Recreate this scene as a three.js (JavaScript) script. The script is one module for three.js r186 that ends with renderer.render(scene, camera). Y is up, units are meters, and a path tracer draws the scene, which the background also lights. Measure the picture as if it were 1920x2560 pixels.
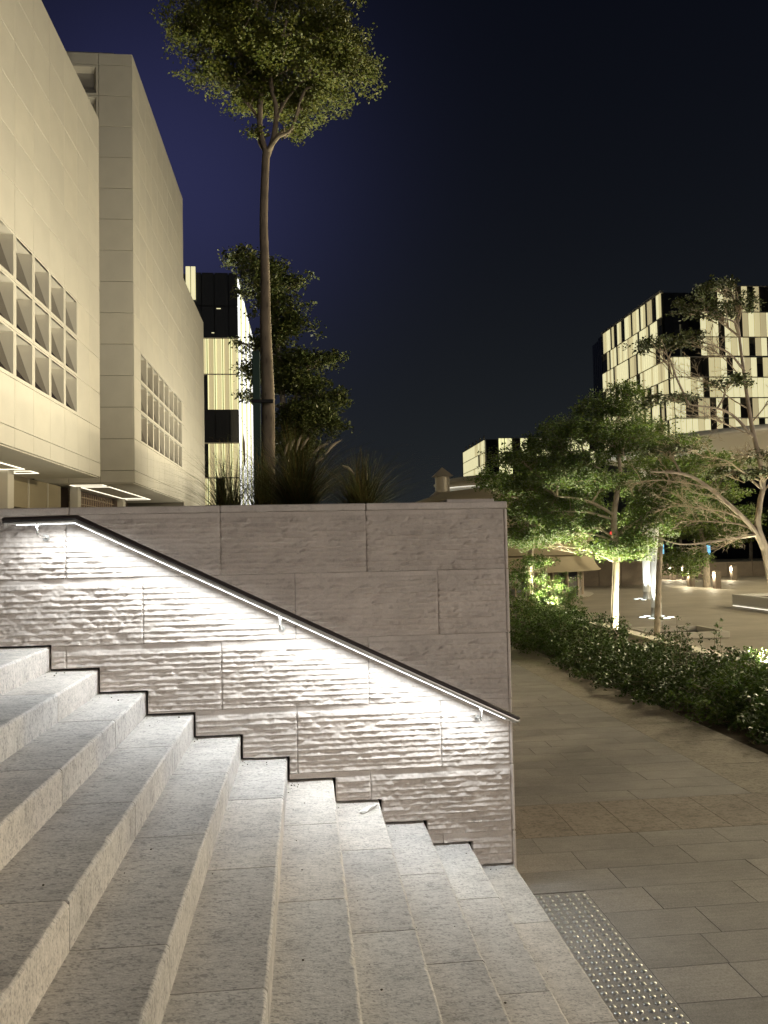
import * as THREE from 'three';
import { mergeGeometries } from 'three/addons/utils/BufferGeometryUtils.js';
import { RectAreaLightUniformsLib } from 'three/addons/lights/RectAreaLightUniformsLib.js';
RectAreaLightUniformsLib.init();

// ---------------------------------------------------------------- camera, sky, large lights, exposure
const scene = new THREE.Scene();
const camera = new THREE.PerspectiveCamera(66.32, 0.75, 0.05, 900);
camera.position.set(-1.3296, 2.2417, 5.0987);
camera.rotation.order = 'YXZ';
camera.rotation.set(0.0432, -0.1017, -0.02);
const renderer = new THREE.WebGLRenderer({ antialias: true });
renderer.toneMapping = THREE.LinearToneMapping;
renderer.toneMappingExposure = 1;
renderer.shadowMap.enabled = true;

function mulberry(a) { return () => { a |= 0; a = a + 0x6D2B79F5 | 0; let t = Math.imul(a ^ a >>> 15, 1 | a); t = t + Math.imul(t ^ t >>> 7, 61 | t) ^ t; return ((t ^ t >>> 14) >>> 0) / 4294967296; }; }
const clamp = (x, a, b) => Math.min(b, Math.max(a, x));
const lerp = (a, b, t) => a + (b - a) * t;
const sstep = (a, b, x) => { const t = clamp((x - a) / (b - a), 0, 1); return t * t * (3 - 2 * t); };
const V = (x, y, z) => new THREE.Vector3(x, y, z);

{ // night sky: dark blue overhead, faint town glow low down, and the violet scatter of the floodlights beside the pale buildings
  const w = 512, h = 256, d = new Float32Array(w * h * 4);
  const glow = V(-0.155, 0.42, -0.9).normalize();
  for (let j = 0; j < h; j++) for (let i = 0; i < w; i++) {
    const el = ((j + .5) / h - .5) * Math.PI, az = ((i + .5) / w - .5) * 2 * Math.PI;
    const v = V(Math.cos(el) * Math.cos(az), Math.sin(el), Math.cos(el) * Math.sin(az));
    const low = Math.exp(-Math.max(0, el) / .24), g = Math.exp(-Math.pow(Math.acos(clamp(v.dot(glow), -1, 1)) / .2, 2));
    const k = (j * w + i) * 4;
    d[k] = .0017 + .0185 * low + .019 * g; d[k + 1] = .0023 + .0215 * low + .020 * g; d[k + 2] = .0058 + .0190 * low + .066 * g; d[k + 3] = 1;
  }
  const t = new THREE.DataTexture(d, w, h, THREE.RGBAFormat, THREE.FloatType);
  t.mapping = THREE.EquirectangularReflectionMapping; t.magFilter = t.minFilter = THREE.LinearFilter; t.needsUpdate = true;
  scene.background = t; scene.environment = t;
}
function rectLight(name, p, dir, along, w, h, color, intensity) {   // dir: where it shines, along: its width axis
  const l = new THREE.RectAreaLight(color, intensity, w, h);
  const Z = dir.clone().normalize().negate(), X = along.clone().addScaledVector(Z, -along.dot(Z)).normalize(), Y = Z.clone().cross(X);
  l.quaternion.setFromRotationMatrix(new THREE.Matrix4().makeBasis(X, Y, Z)); l.position.copy(p); l.name = name; scene.add(l); return l;
}
function spot(name, p, target, color, intensity, angle, penumbra = .7, radius = 4) {
  const l = new THREE.SpotLight(color, intensity, 0, angle, penumbra, 2);
  l.position.copy(p); l.target.position.copy(target); l.name = name; l.castShadow = true; l.shadow.radius = radius; scene.add(l, l.target); return l;
}
const L = { led: 235, hall: 3.7, flood: 258, tree: 165, column: 60, mast: 3600 };     // strengths
// ---------------------------------------------------------------- textures and materials
function lattice(px, py, seed) { const r = mulberry(seed), a = new Float32Array(px * py); for (let i = 0; i < a.length; i++) a[i] = r(); return (x, y) => {
  const xi = Math.floor(x), yi = Math.floor(y), fx = x - xi, fy = y - yi, u = fx * fx * (3 - 2 * fx), v = fy * fy * (3 - 2 * fy), m = (n, p) => ((n % p) + p) % p;
  const X0 = m(xi, px), X1 = m(xi + 1, px), Y0 = m(yi, py) * px, Y1 = m(yi + 1, py) * px;
  return lerp(lerp(a[Y0 + X0], a[Y0 + X1], u), lerp(a[Y1 + X0], a[Y1 + X1], u), v); }; }
// tileable noise over the unit square; fx, fy = cells per tile
function tile(fx, fy, oct, seed) { const ls = []; for (let o = 0; o < oct; o++) ls.push([lattice(fx << o, fy << o, seed + o * 7), fx << o, fy << o]);
  return (u, v) => { let s = 0, a = .5, n = 0; for (const [l, px, py] of ls) { s += a * l(u * px, v * py); n += a; a *= .5; } return s / n; }; }
function texture(size, fn, srgb = true) {
  const d = new Uint8Array(size * size * 4);
  for (let j = 0; j < size; j++) for (let i = 0; i < size; i++) { const c = fn(i / size, j / size), k = (j * size + i) * 4; d[k] = clamp(c[0], 0, 1) * 255; d[k + 1] = clamp(c[1], 0, 1) * 255; d[k + 2] = clamp(c[2], 0, 1) * 255; d[k + 3] = 255; }
  const t = new THREE.DataTexture(d, size, size, THREE.RGBAFormat, THREE.UnsignedByteType);
  t.wrapS = t.wrapT = THREE.RepeatWrapping; t.magFilter = t.minFilter = THREE.LinearFilter; t.generateMipmaps = false; if (srgb) t.colorSpace = THREE.SRGBColorSpace; t.needsUpdate = true; return t;
}
const toS = c => c <= .0031308 ? c * 12.92 : 1.055 * Math.pow(c, 1 / 2.4) - .055;
const rgbS = (r, g, b) => [toS(r), toS(g), toS(b)];
function withRepeat(t, metres) { const c = t.clone(); c.repeat.set(1 / metres, 1 / metres); c.needsUpdate = true; return c; }
function std(color, rough, o = {}) { const m = new THREE.MeshStandardMaterial({ roughness: rough, metalness: 0, ...o }); if (Array.isArray(color)) m.color.setRGB(...color); else m.color.set(color); return m; }

const granite = (() => { // pale cream granite with dark drawn-out flecks
  const A = tile(16, 60, 3, 11), B = tile(70, 190, 2, 23), C = tile(5, 5, 3, 31), D = tile(240, 240, 1, 41);
  return texture(1024, (u, v) => {
    const warp = (A(u, v) - .5) * .02, fleck = B(u + warp, v + warp * 2) * .62 + A(u, v) * .38, cloud = C(u, v) - .5, grain = D(u, v) - .5;
    const dark = sstep(.545, .66, fleck + grain * .07), pale = sstep(.44, .33, fleck);
    let b = .55 + cloud * .19 + grain * .10 + pale * .08; b = lerp(b, .24, dark * .68);
    return rgbS(b * 1.0, b * .95, b * .885);
  });
})();
const graniteBump = (() => { const B = tile(60, 160, 3, 23), D = tile(200, 200, 1, 42); return texture(512, (u, v) => { const b = B(u, v) * .7 + D(u, v) * .3; return [b, b, b]; }, false); })();
const limestone = (() => { const A = tile(6, 6, 5, 51), B = tile(150, 150, 1, 61), C = tile(20, 40, 3, 71);
  return texture(512, (u, v) => { const b = .58 + (A(u, v) - .5) * .2 + (B(u, v) - .5) * .08 - sstep(.62, .8, C(u, v)) * .08; return rgbS(b, b * .90, b * .815); }); })();
const paver = (() => { const A = tile(4, 4, 5, 81), B = tile(256, 256, 1, 91), C = tile(8, 90, 3, 95);
  return texture(512, (u, v) => { const b = .30 + (A(u, v) - .5) * .13 + (B(u, v) - .5) * .13 + (C(u, v) - .5) * .07; return rgbS(b, b * .935, b * .865); }); })();
const plasterTex = (() => { const A = tile(3, 3, 5, 101), B = tile(180, 180, 1, 111); return texture(512, (u, v) => { const b = .66 + (A(u, v) - .5) * .09 + (B(u, v) - .5) * .03; return rgbS(b, b * .945, b * .82); }); })();
const barkTex = (() => { const A = tile(7, 5, 5, 121), B = tile(22, 5, 3, 131); return texture(512, (u, v) => { const b = .33 + (A(u, v) - .5) * .26 - sstep(.6, .75, B(u, v)) * .12; return rgbS(b, b * .86, b * .68); }); })();
const soilTex = (() => { const A = tile(14, 14, 5, 141); return texture(256, (u, v) => { const b = .05 + A(u, v) * .07; return rgbS(b * 1.15, b * .9, b * .65); }); })();
const plazaTex = (() => { const A = tile(3, 3, 5, 151), B = tile(3, 60, 3, 161), C = tile(128, 128, 1, 171);
  return texture(512, (u, v) => { const b = .42 + (A(u, v) - .5) * .16 + (B(u, v) - .5) * .16 + (C(u, v) - .5) * .06; return rgbS(b, b * .90, b * .74); }); })();

const M = {
  granite: std([1, 1, 1], .72, { map: withRepeat(granite, .62), bumpMap: withRepeat(graniteBump, .9), bumpScale: .0016 }),
  graniteB: std([.9, .89, .885], .74, { map: withRepeat(granite, .7), bumpMap: withRepeat(graniteBump, .9), bumpScale: .0016 }),
  graniteC: std([1.04, 1.01, .98], .7, { map: withRepeat(granite, .57), bumpMap: withRepeat(graniteBump, .9), bumpScale: .0016 }),
  graniteBand: std([.53, .48, .43], .75, { map: withRepeat(granite, 1.1), bumpMap: withRepeat(graniteBump, .9), bumpScale: .001 }),
  graniteBorder: std([.60, .56, .49], .75, { map: withRepeat(granite, 1.1), bumpMap: withRepeat(graniteBump, .9), bumpScale: .001 }),
  stone: std([1, 1, 1], .62, { map: withRepeat(limestone, .8) }),
  stoneB: std([.95, .94, .93], .66, { map: withRepeat(limestone, .7) }),
  stoneC: std([1.04, 1.03, 1.02], .6, { map: withRepeat(limestone, .9) }),
  mortar: std([.05, .045, .04], .95),
  paver: std([1, 1, 1], .68, { map: withRepeat(paver, 1.2) }), paverB: std([.95, .95, .95], .7, { map: withRepeat(paver, 1.0) }), paverC: std([1.05, 1.04, 1.03], .66, { map: withRepeat(paver, 1.4) }),
  tactile: std([1.0, 1.01, 1.03], .6, { map: withRepeat(paver, 1.0) }),
  joint: std([.17, .155, .135], .95),
  plaza: std([1, 1, 1], .6, { map: withRepeat(plazaTex, 4.2) }),
  soil: std([1, 1, 1], .98, { map: withRepeat(soilTex, .7) }),
  steel: std([.5, .5, .49], .42, { metalness: 1 }),
  brushed: std([.62, .61, .58], .35, { metalness: 1 }),
  railTop: std([.035, .025, .024], .38),
  led: std([.9, .95, 1], .4, { emissive: new THREE.Color(.88, .96, 1), emissiveIntensity: 5 }),
  clad: std([1, 1, 1], .78, { map: withRepeat(plasterTex, 2.2) }), cladB: std([.965, .965, .97], .8, { map: withRepeat(plasterTex, 2.9) }), cladC: std([1.025, 1.02, 1.01], .76, { map: withRepeat(plasterTex, 1.7) }),
  cladCore: std([.20, .185, .15], .9),
  pane: std([.35, .33, .30], .5),
  fascia: std([.52, .47, .37], .8, { map: withRepeat(plasterTex, 1.6) }),
  softLed: std([1, 1, 1], .4, { emissive: new THREE.Color(1, .93, .74), emissiveIntensity: 1.5 }),
  glassDark: new THREE.MeshPhysicalMaterial({ color: new THREE.Color(.03, .032, .04), roughness: .06, metalness: 0, clearcoat: .6 }),
  frameDark: std([.02, .021, .026], .4, { metalness: .4 }),
  mullionGreen: std([.03, .05, .03], .4),
  lit: std([.8, .76, .55], .6, { emissive: new THREE.Color(1, .87, .46), emissiveIntensity: .58 }),
  litB: std([.8, .78, .6], .6, { emissive: new THREE.Color(1, .92, .53), emissiveIntensity: .78 }),
  litDim: std([.7, .64, .45], .6, { emissive: new THREE.Color(1, .84, .45), emissiveIntensity: .42 }),
  litEdge: std([.9, .9, .7], .6, { emissive: new THREE.Color(1, .97, .48), emissiveIntensity: 1.02 }),
  litWhite: std([.9, .9, .9], .6, { emissive: new THREE.Color(1, 1, .96), emissiveIntensity: 1.7 }),
  rib: std([.52, .47, .36], .8, { map: withRepeat(plasterTex, 1.3) }),
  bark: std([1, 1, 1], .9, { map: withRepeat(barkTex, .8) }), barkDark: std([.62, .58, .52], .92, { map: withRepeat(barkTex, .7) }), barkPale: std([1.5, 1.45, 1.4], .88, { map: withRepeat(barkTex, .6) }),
  twig: std([.33, .27, .19], .9),
  roofMetal: std([.34, .30, .25], .5, { metalness: .25 }),
  white: std([.78, .77, .73], .6), offwhite: std([.62, .58, .50], .7),
  louvre: std([.16, .11, .08], .7), louvreRail: std([.45, .36, .27], .6),
  concrete: std([.33, .30, .26], .85, { map: withRepeat(limestone, 3) }),
  lampGlow: std([1, 1, 1], .4, { emissive: new THREE.Color(1, .9, .68), emissiveIntensity: 5 }),
  coolGlow: std([1, 1, 1], .4, { emissive: new THREE.Color(.86, 1, .95), emissiveIntensity: 6 }),
  redGlow: std([.8, .1, .1], .4, { emissive: new THREE.Color(1, .06, .05), emissiveIntensity: 1.6 }),
  blueGlow: std([.2, .5, .8], .4, { emissive: new THREE.Color(.18, .62, 1), emissiveIntensity: 1.0 }),
  interior: std([.7, .7, .5], .6, { emissive: new THREE.Color(.86, .84, .42), emissiveIntensity: .55 }),
  stakeGreen: std([.02, .055, .04], .6), strap: std([.01, .01, .01], .7),
  coveLed: std([1, 1, 1], .4, { emissive: new THREE.Color(1, .93, .78), emissiveIntensity: .8 }),
  winGrey: std([.075, .068, .055], .25),
  curtain: std([.30, .22, .12], .8),
};
function leafMat(r, g, b, o = {}) { const m = new THREE.MeshPhysicalMaterial({ roughness: .55, side: THREE.DoubleSide, vertexColors: true, ...o }); m.color.setRGB(r, g, b); return m; }
M.leafOlive = leafMat(.105, .122, .018, { roughness: .5 });
M.leafDark = leafMat(.075, .095, .022);
M.leafUplit = leafMat(.115, .18, .028, { transmission: .35, roughness: .9, thickness: 0 });
M.leafShrub = leafMat(.075, .135, .024, { roughness: .42 });
M.leafBright = leafMat(.11, .19, .025, { transmission: .3, roughness: .9, thickness: 0 });
M.grass = leafMat(.21, .23, .11, { roughness: .6 });
M.plume = std([.62, .52, .36], .95);
M.glassClear = new THREE.MeshPhysicalMaterial({ color: 0xffffff, transmission: 1, thickness: 0, roughness: .03, ior: 1.5 });
// ---------------------------------------------------------------- scene helpers
const used = {};
function numbered(n) { const k = used[n] = (used[n] ?? -1) + 1; return k ? `${n}_${String(k).padStart(3, '0')}` : n; }
function tag(o, label, category, group, kind) { if (label) o.userData.label = label; if (category) o.userData.category = category; if (group) o.userData.group = group; if (kind) o.userData.kind = kind; return o; }
function thing(name, label, category, p = [0, 0, 0], group) { const o = new THREE.Group(); o.name = numbered(name); o.position.set(...p); scene.add(o); return tag(o, label, category, group); }
function part(name, geo, mat, parent, p) { const m = new THREE.Mesh(geo, mat); m.name = parent === scene ? numbered(name) : name; m.castShadow = m.receiveShadow = true; if (p) m.position.set(...p); parent.add(m); return m; }
function structure(name, geo, mat) { return tag(part(name, geo, mat, scene), null, null, null, 'structure'); }
// geometry from flat triangle soup
class Soup { constructor() { this.p = []; this.n = []; this.c = null; }
  tri(a, b, c) { this.p.push(...a, ...b, ...c); return this; }
  quad(a, b, c, d) { return this.tri(a, b, c).tri(a, c, d); }
  geo(uv = true, off = [0, 0, 0]) { const g = new THREE.BufferGeometry(); g.setAttribute('position', new THREE.Float32BufferAttribute(this.p, 3)); g.computeVertexNormals(); if (uv) boxUV(g, off); return g; } }
function boxUV(g, off = [0, 0, 0]) {
  const P = g.attributes.position, N = g.attributes.normal, uv = new Float32Array(P.count * 2);
  for (let i = 0; i < P.count; i++) { const x = P.getX(i) + off[0], y = P.getY(i) + off[1], z = P.getZ(i) + off[2], ax = Math.abs(N.getX(i)), ay = Math.abs(N.getY(i)), az = Math.abs(N.getZ(i));
    if (ay >= ax && ay >= az) { uv[i * 2] = x; uv[i * 2 + 1] = z; } else if (ax >= az) { uv[i * 2] = y; uv[i * 2 + 1] = z; } else { uv[i * 2] = x; uv[i * 2 + 1] = y; } }
  g.setAttribute('uv', new THREE.BufferAttribute(uv, 2)); return g;
}
// box between two corners with chamfered edges, flat shaded, uv in metres
function block(x0, x1, y0, y1, z0, z1, c = .004, off) {
  const s = new Soup(), lo = [x0, y0, z0], hi = [x1, y1, z1], mid = [(x0 + x1) / 2, (y0 + y1) / 2, (z0 + z1) / 2];
  const v = (sg, a) => [0, 1, 2].map(k => { const e = k === a ? 0 : c; return sg[k] > 0 ? hi[k] - e : lo[k] + e; });
  const add = (...q) => { const A = V(...q[0]), n = V(...q[1]).sub(A).cross(V(...q[2]).sub(A)), ctr = q.reduce((t, p) => t.add(V(...p)), V(0, 0, 0)).divideScalar(q.length).sub(V(...mid)); if (n.dot(ctr) < 0) q.reverse(); q.length === 4 ? s.quad(...q) : s.tri(...q); };
  for (let a = 0; a < 3; a++) { const b = (a + 1) % 3, d = (a + 2) % 3;
    for (const sa of [-1, 1]) { const g = (sb, sd) => { const t = []; t[a] = sa; t[b] = sb; t[d] = sd; return v(t, a); }; add(g(-1, -1), g(1, -1), g(1, 1), g(-1, 1)); }
    if (c > 0) for (const sa of [-1, 1]) for (const sb of [-1, 1]) { const g = (sd, ax) => { const t = []; t[a] = sa; t[b] = sb; t[d] = sd; return v(t, ax); }; add(g(-1, a), g(1, a), g(1, b), g(-1, b)); } }
  if (c > 0) for (const a of [-1, 1]) for (const b of [-1, 1]) for (const d of [-1, 1]) add(v([a, b, d], 0), v([a, b, d], 1), v([a, b, d], 2));
  return s.geo(true, off);
}
const flat = g => g.index ? g.toNonIndexed() : g;
const merge = a => mergeGeometries(a.map(g => { g = flat(g); for (const k of Object.keys(g.attributes)) if (!['position', 'normal', 'uv'].includes(k)) g.deleteAttribute(k); return g; }), false);
// tapered tube through points with radii
function tube(pts, radii, radial = 8, per = 5) {
  const curve = new THREE.CatmullRomCurve3(pts, false, 'catmullrom', .5), n = (pts.length - 1) * per, pos = [], nor = [], uv = [], idx = [];
  const fr = curve.computeFrenetFrames(n, false); let len = 0, prev = null;
  for (let i = 0; i <= n; i++) { const t = i / n, p = curve.getPoint(t), f = t * (pts.length - 1), k = Math.min(Math.floor(f), pts.length - 2), r = lerp(radii[k], radii[k + 1], f - k); if (prev) len += p.distanceTo(prev); prev = p;
    for (let j = 0; j <= radial; j++) { const a = j / radial * Math.PI * 2, nx = V(0, 0, 0).addScaledVector(fr.normals[i], Math.cos(a)).addScaledVector(fr.binormals[i], Math.sin(a)); pos.push(p.x + nx.x * r, p.y + nx.y * r, p.z + nx.z * r); nor.push(nx.x, nx.y, nx.z); uv.push(j / radial * Math.max(.2, 6.28 * r), len); } }
  for (let i = 0; i < n; i++) for (let j = 0; j < radial; j++) { const a = i * (radial + 1) + j, b = a + radial + 1; idx.push(a, a + 1, b, b, a + 1, b + 1); }
  const base = pos.length / 3; for (const [row, sgn] of [[0, -1], [n, 1]]) { const p = curve.getPoint(row / n), t = fr.tangents[row].clone().multiplyScalar(sgn), c = pos.length / 3; pos.push(p.x, p.y, p.z); nor.push(t.x, t.y, t.z); uv.push(0, 0); for (let j = 0; j < radial; j++) { const a = row * (radial + 1) + j; sgn < 0 ? idx.push(c, a + 1, a) : idx.push(c, a, a + 1); } }
  const g = new THREE.BufferGeometry(); g.setAttribute('position', new THREE.Float32BufferAttribute(pos, 3)); g.setAttribute('normal', new THREE.Float32BufferAttribute(nor, 3)); g.setAttribute('uv', new THREE.Float32BufferAttribute(uv, 2)); g.setIndex(idx); return g;
}
// 3-d value noise
const n3 = (() => { const r = mulberry(77), a = new Float32Array(4096); for (let i = 0; i < 4096; i++) a[i] = r() * 2 - 1; const h = (x, y, z) => a[(Math.imul(x, 73856093) ^ Math.imul(y, 19349663) ^ Math.imul(z, 83492791)) & 4095];
  return (x, y, z) => { const X = Math.floor(x), Y = Math.floor(y), Z = Math.floor(z), f = t => t * t * (3 - 2 * t), u = f(x - X), v = f(y - Y), w = f(z - Z); const q = (i, j, k) => h(X + i, Y + j, Z + k);
    return lerp(lerp(lerp(q(0, 0, 0), q(1, 0, 0), u), lerp(q(0, 1, 0), q(1, 1, 0), u), v), lerp(lerp(q(0, 0, 1), q(1, 0, 1), u), lerp(q(0, 1, 1), q(1, 1, 1), u), v), w); }; })();
// ---------------------------------------------------------------- the ground
const R = .15, T = .2925, PLAZA = -1.2;       // riser, tread, level of the lower plaza
structure('ground', new THREE.PlaneGeometry(900, 900).rotateX(-Math.PI / 2).translate(0, PLAZA - .02, -200), M.plaza);
boxUV(scene.children[scene.children.length - 1].geometry);
structure('path_bed', block(-.02, 6.6, PLAZA - .3, -.035, -24, 14, 0), M.joint);
{ // paving of the walk: running-bond pavers, a cross band of granite and a granite border along the planting
  const walk = new THREE.Group(); walk.name = 'path'; walk.userData.kind = 'structure'; scene.add(walk);
  const rnd = mulberry(5), mats = [M.paver, M.paverB, M.paverC];
  const put = (name, x0, x1, z0, z1, mat) => part(name, block(x0 + .0014, x1 - .0014, -.034, (rnd() - .5) * .0016, z0 + .0014, z1 - .0014, .0015, [rnd() * 9, 0, rnd() * 9]), mat, walk);
  const rows = []; let z = 4.2;
  while (z > -.82) { const d = .315; rows.push([Math.max(-.82, z - d), z, 0]); z -= d; if (z - .1 < -.82) break; }
  rows[rows.length - 1][0] = -.82; rows.push([-1.55, -.82, 1]); z = -1.55;
  while (z > -13) { rows.push([z - .262, z, 0]); z -= .262; }
  rows.forEach(([a, b, band], i) => {
    let x = b > .12 && !band ? .43 : .0; const end = 2.56;
    if (band) { const xs = [0, .31, .72, 1.15, 1.55, 1.97, 2.38, 2.79, 3.2, 3.42]; for (let k = 0; k + 1 < xs.length; k++) put('granite_slab', xs[k], xs[k + 1], a, b, M.graniteBand); return; }
    let first = .3 + rnd() * .6;
    while (x < end - .01) { let w = first || (.55 + rnd() * .45); first = 0; if (x + w > end - .22) w = end - x; put('paver', x, x + w, a, b, mats[Math.floor(rnd() * 3)]); x += w; }
  });
  let bz = 4.2; while (bz > -13) { const d = Math.abs(bz + .82) < .02 ? .73 : .9; const nz = bz > -.82 && bz - d < -.82 ? -.82 : bz - d; if (!(bz <= -.8 && bz > -.9)) put('border_slab', 2.56, 3.42, nz, bz, M.graniteBorder); bz = nz <= -.81 && nz >= -.83 ? -1.55 : nz; }
  part('paver_strip', block(.062, .43, -.034, .001, .12, 4.2, .003), M.tactile, walk);
  // kerb between walk and planting, and the pale kerb on the plaza side
}
structure('planting_bed', block(3.43, 6.3, -.5, -.03, -23, 9, 0), M.soil);
{ const k = new THREE.Group(); k.name = 'kerb'; k.userData.kind = 'structure'; scene.add(k);
  for (let i = 0; i < 15; i++) part('kerb_stone', block(6.3, 6.62, PLAZA, .05, 6 - i * 2 - 1.99, 6 - i * 2, .012, [i, 0, i * .3]), M.offwhite, k); }
{ // tactile studs set into the strip at the foot of the stairs
  const t = thing('tactile_paving', 'grid of domed steel warning studs along the foot of the stairs', 'tactile studs', [0, .001, 0]);
  const dome = new THREE.SphereGeometry(.0175, 14, 6, 0, Math.PI * 2, 0, Math.PI / 2).scale(1, .42, 1);
  for (let i = 0; i < 42; i++) for (let j = 0; j < 6; j++) part('stud', dome, M.steel, t, [.112 + j * .0565, 0, .165 + i * .0565]);
}
// ---------------------------------------------------------------- the stairs
{
  const st = thing('stone_staircase', 'wide flight of pale speckled granite steps descending to the walk', 'stairs');
  const rnd = mulberry(9), joints = [-.045, .785, 1.70, 2.615, 3.53, 4.445, 5.36, 6.275, 7.0], mats = [M.granite, M.graniteB, M.graniteC];
  const stepBlock = (x0, x1, y0, y1, z0, z1, seed) => {   // one solid step stone, its nosing rounded and a little chipped
    const n = Math.max(2, Math.round((z1 - z0) / .03)), s = [], pos = [], idx = [];
    for (let i = 0; i <= n; i++) { const z = lerp(z0, z1, i / n), chip = .011 + Math.max(0, n3(z * 21, seed, 3)) * .006 + Math.max(0, n3(z * 60, seed, 9) - .45) * .018, w = n3(z * 9, seed, 7) * .0008;
      const prof = [[x0, y0], [x0, y1], [x1 - chip, y1 + w], [x1 - chip * .62, y1 - chip * .12], [x1 - chip * .12, y1 - chip * .62], [x1 + w, y1 - chip], [x1, y0]]; prof.forEach(q => pos.push(q[0], q[1], z)); }
    const m = 7, s2 = new Soup(), g = (i, j) => [pos[(i * m + j) * 3], pos[(i * m + j) * 3 + 1], pos[(i * m + j) * 3 + 2]];
    for (let i = 0; i < n; i++) for (let j = 0; j < m; j++) { const k = (j + 1) % m; s2.quad(g(i, j), g(i + 1, j), g(i + 1, k), g(i, k)); }
    for (const i of [0, n]) for (let j = 1; j + 1 < m; j++) i ? s2.tri(g(i, 0), g(i, j + 1), g(i, j)) : s2.tri(g(i, 0), g(i, j), g(i, j + 1));
    return s2.geo(true, [seed * .37, seed * .11, seed * .73]);
  };
  for (let k = 0; k <= 10; k++) for (let j = 0; j + 1 < joints.length; j++) {
    const x1 = -k * T, x0 = k === 10 ? x1 - .6 : x1 - T - .006;
    part('step_stone', stepBlock(x0, x1, k * R - .002, (k + 1) * R, joints[j] + .0032, joints[j + 1] - .0032, k * 13.7 + j * 3.1), mats[Math.floor(rnd() * 3)], st);
  }
  part('base', block(-14, -3.0, -.3, 1.4, -.04, 7, 0), M.mortar, st);
  for (let i = 0; i < 5; i++) for (let j = 0; j < 9; j++) part('landing_slab', block(-3.53 - (i + 1) * .9 + .003, -3.53 - i * .9 - .003, 1.6, 1.65, -.04 + j * .8 + .003, -.04 + (j + 1) * .8 - .003, .003, [i, 0, j]), M.granite, st);
}
// ---------------------------------------------------------------- split-face retaining wall beside the stairs
const cutY = x => { const k = Math.floor((.016 - x) / T); return k < 0 ? -9 : (Math.min(k, 10) + 1) * R + .017; };
function wallStone(x0, x1, y0, y1, seed, cut = true) {
  const xs = [], ys = [], nx = Math.max(2, Math.round((x1 - x0) / .0058)), ny = Math.max(2, Math.round((y1 - y0) / .0052));
  for (let i = 0; i <= nx; i++) xs.push(lerp(x0, x1, i / nx)); for (let j = 0; j <= ny; j++) ys.push(lerp(y0, y1, j / ny));
  const snap = (a, v) => { if (v <= a[0] + .002 || v >= a[a.length - 1] - .002) return; let b = 0; for (let i = 1; i < a.length - 1; i++) if (Math.abs(a[i] - v) < Math.abs(a[b] - v)) b = i; if (b) a[b] = v; };
  if (cut) for (let k = 0; k <= 11; k++) { snap(xs, .016 - k * T); snap(ys, (k + 1) * R + .017); }
  const H = y1 - y0, ribs = Math.max(1, Math.round((H - .03) / .0345));
  const h = (x, y) => {
    const top = y1 - .034, dEdge = Math.min(x - x0, x1 - x, (cut ? y - Math.max(y0, cutY(x)) : y - y0) + .004, cut ? 1 : 1);
    if (y > top) return 0;
    const f = (y1 - .034 - y) / (H - .034) * ribs, k = Math.floor(f), t = f - k;                  // t: 0 at the rib's top, 1 at its foot
    const a = n3(x * 8, k * 3.3, seed), e = n3(x * 16 + k * 4.1, k * 1.7, seed + 9), m = n3(x * 21, k * 5.1 + seed, seed + 2), rf = n3(x * 52, k * 7.7 + t * .6, seed + 4), c = n3(x * 62, y * 80, seed + 5), cc = 1 - 2 * Math.abs(n3(x * 24 + y * 20, y * 30 - x * 12, seed + 7)), big = n3(x * 9 + y * 7, y * 17 - x * 4, seed + 11);
    const brk = clamp(.36 + .75 * m + .35 * rf + .1 * big, .02, .88);                              // where the rough face breaks forward
    const amp = clamp(.0105 + .007 * a + .005 * e, .002, .02);
    let p = (t < brk ? .05 * t : .05 * brk + (1 - .05 * brk) * Math.pow((t - brk) / (1 - brk), .8)) * amp + c * .0016 + cc * .002 + big * .0016 + n3(x * 120, y * 130, seed) * .0011 + .0035;
    if (t > .94) p *= lerp(1, .3, (t - .94) / .06);
    return Math.max(0, p) * sstep(-.002, .004, dEdge);
  };
  const W = xs.length, Hh = ys.length, pos = [], idx = [], keep = (i, j) => !cut || (ys[j] + ys[j + 1]) / 2 > cutY((xs[i] + xs[i + 1]) / 2);
  for (let j = 0; j < Hh; j++) for (let i = 0; i < W; i++) pos.push(xs[i], ys[j], h(xs[i], ys[j]));
  const K = (i, j) => i >= 0 && j >= 0 && i < W - 1 && j < Hh - 1 && keep(i, j), D = -.055; let any = false;
  const wall = (a, b) => { const n = pos.length / 3; for (const q of [a, b]) pos.push(pos[q * 3], pos[q * 3 + 1], pos[q * 3 + 2]); for (const q of [b, a]) pos.push(pos[q * 3], pos[q * 3 + 1], D); idx.push(n, n + 2, n + 1, n, n + 3, n + 2); };
  for (let j = 0; j < Hh - 1; j++) for (let i = 0; i < W - 1; i++) if (K(i, j)) { any = true; const a = j * W + i; idx.push(a, a + 1, a + W + 1, a, a + W + 1, a + W);
    if (!K(i, j - 1)) wall(a, a + 1); if (!K(i, j + 1)) wall(a + W + 1, a + W); if (!K(i - 1, j)) wall(a + W, a); if (!K(i + 1, j)) wall(a + 1, a + W + 1); }
  if (!any) return null;
  const g = new THREE.BufferGeometry(); g.setAttribute('position', new THREE.Float32BufferAttribute(pos, 3)); g.setIndex(idx); g.computeVertexNormals();
  const uv = new Float32Array(pos.length / 3 * 2); for (let i = 0; i < pos.length / 3; i++) { uv[i * 2] = pos[i * 3] + seed * .31; uv[i * 2 + 1] = pos[i * 3 + 1] + pos[i * 3 + 2] + seed * .17; } g.setAttribute('uv', new THREE.BufferAttribute(uv, 2)); return g;
}
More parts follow.
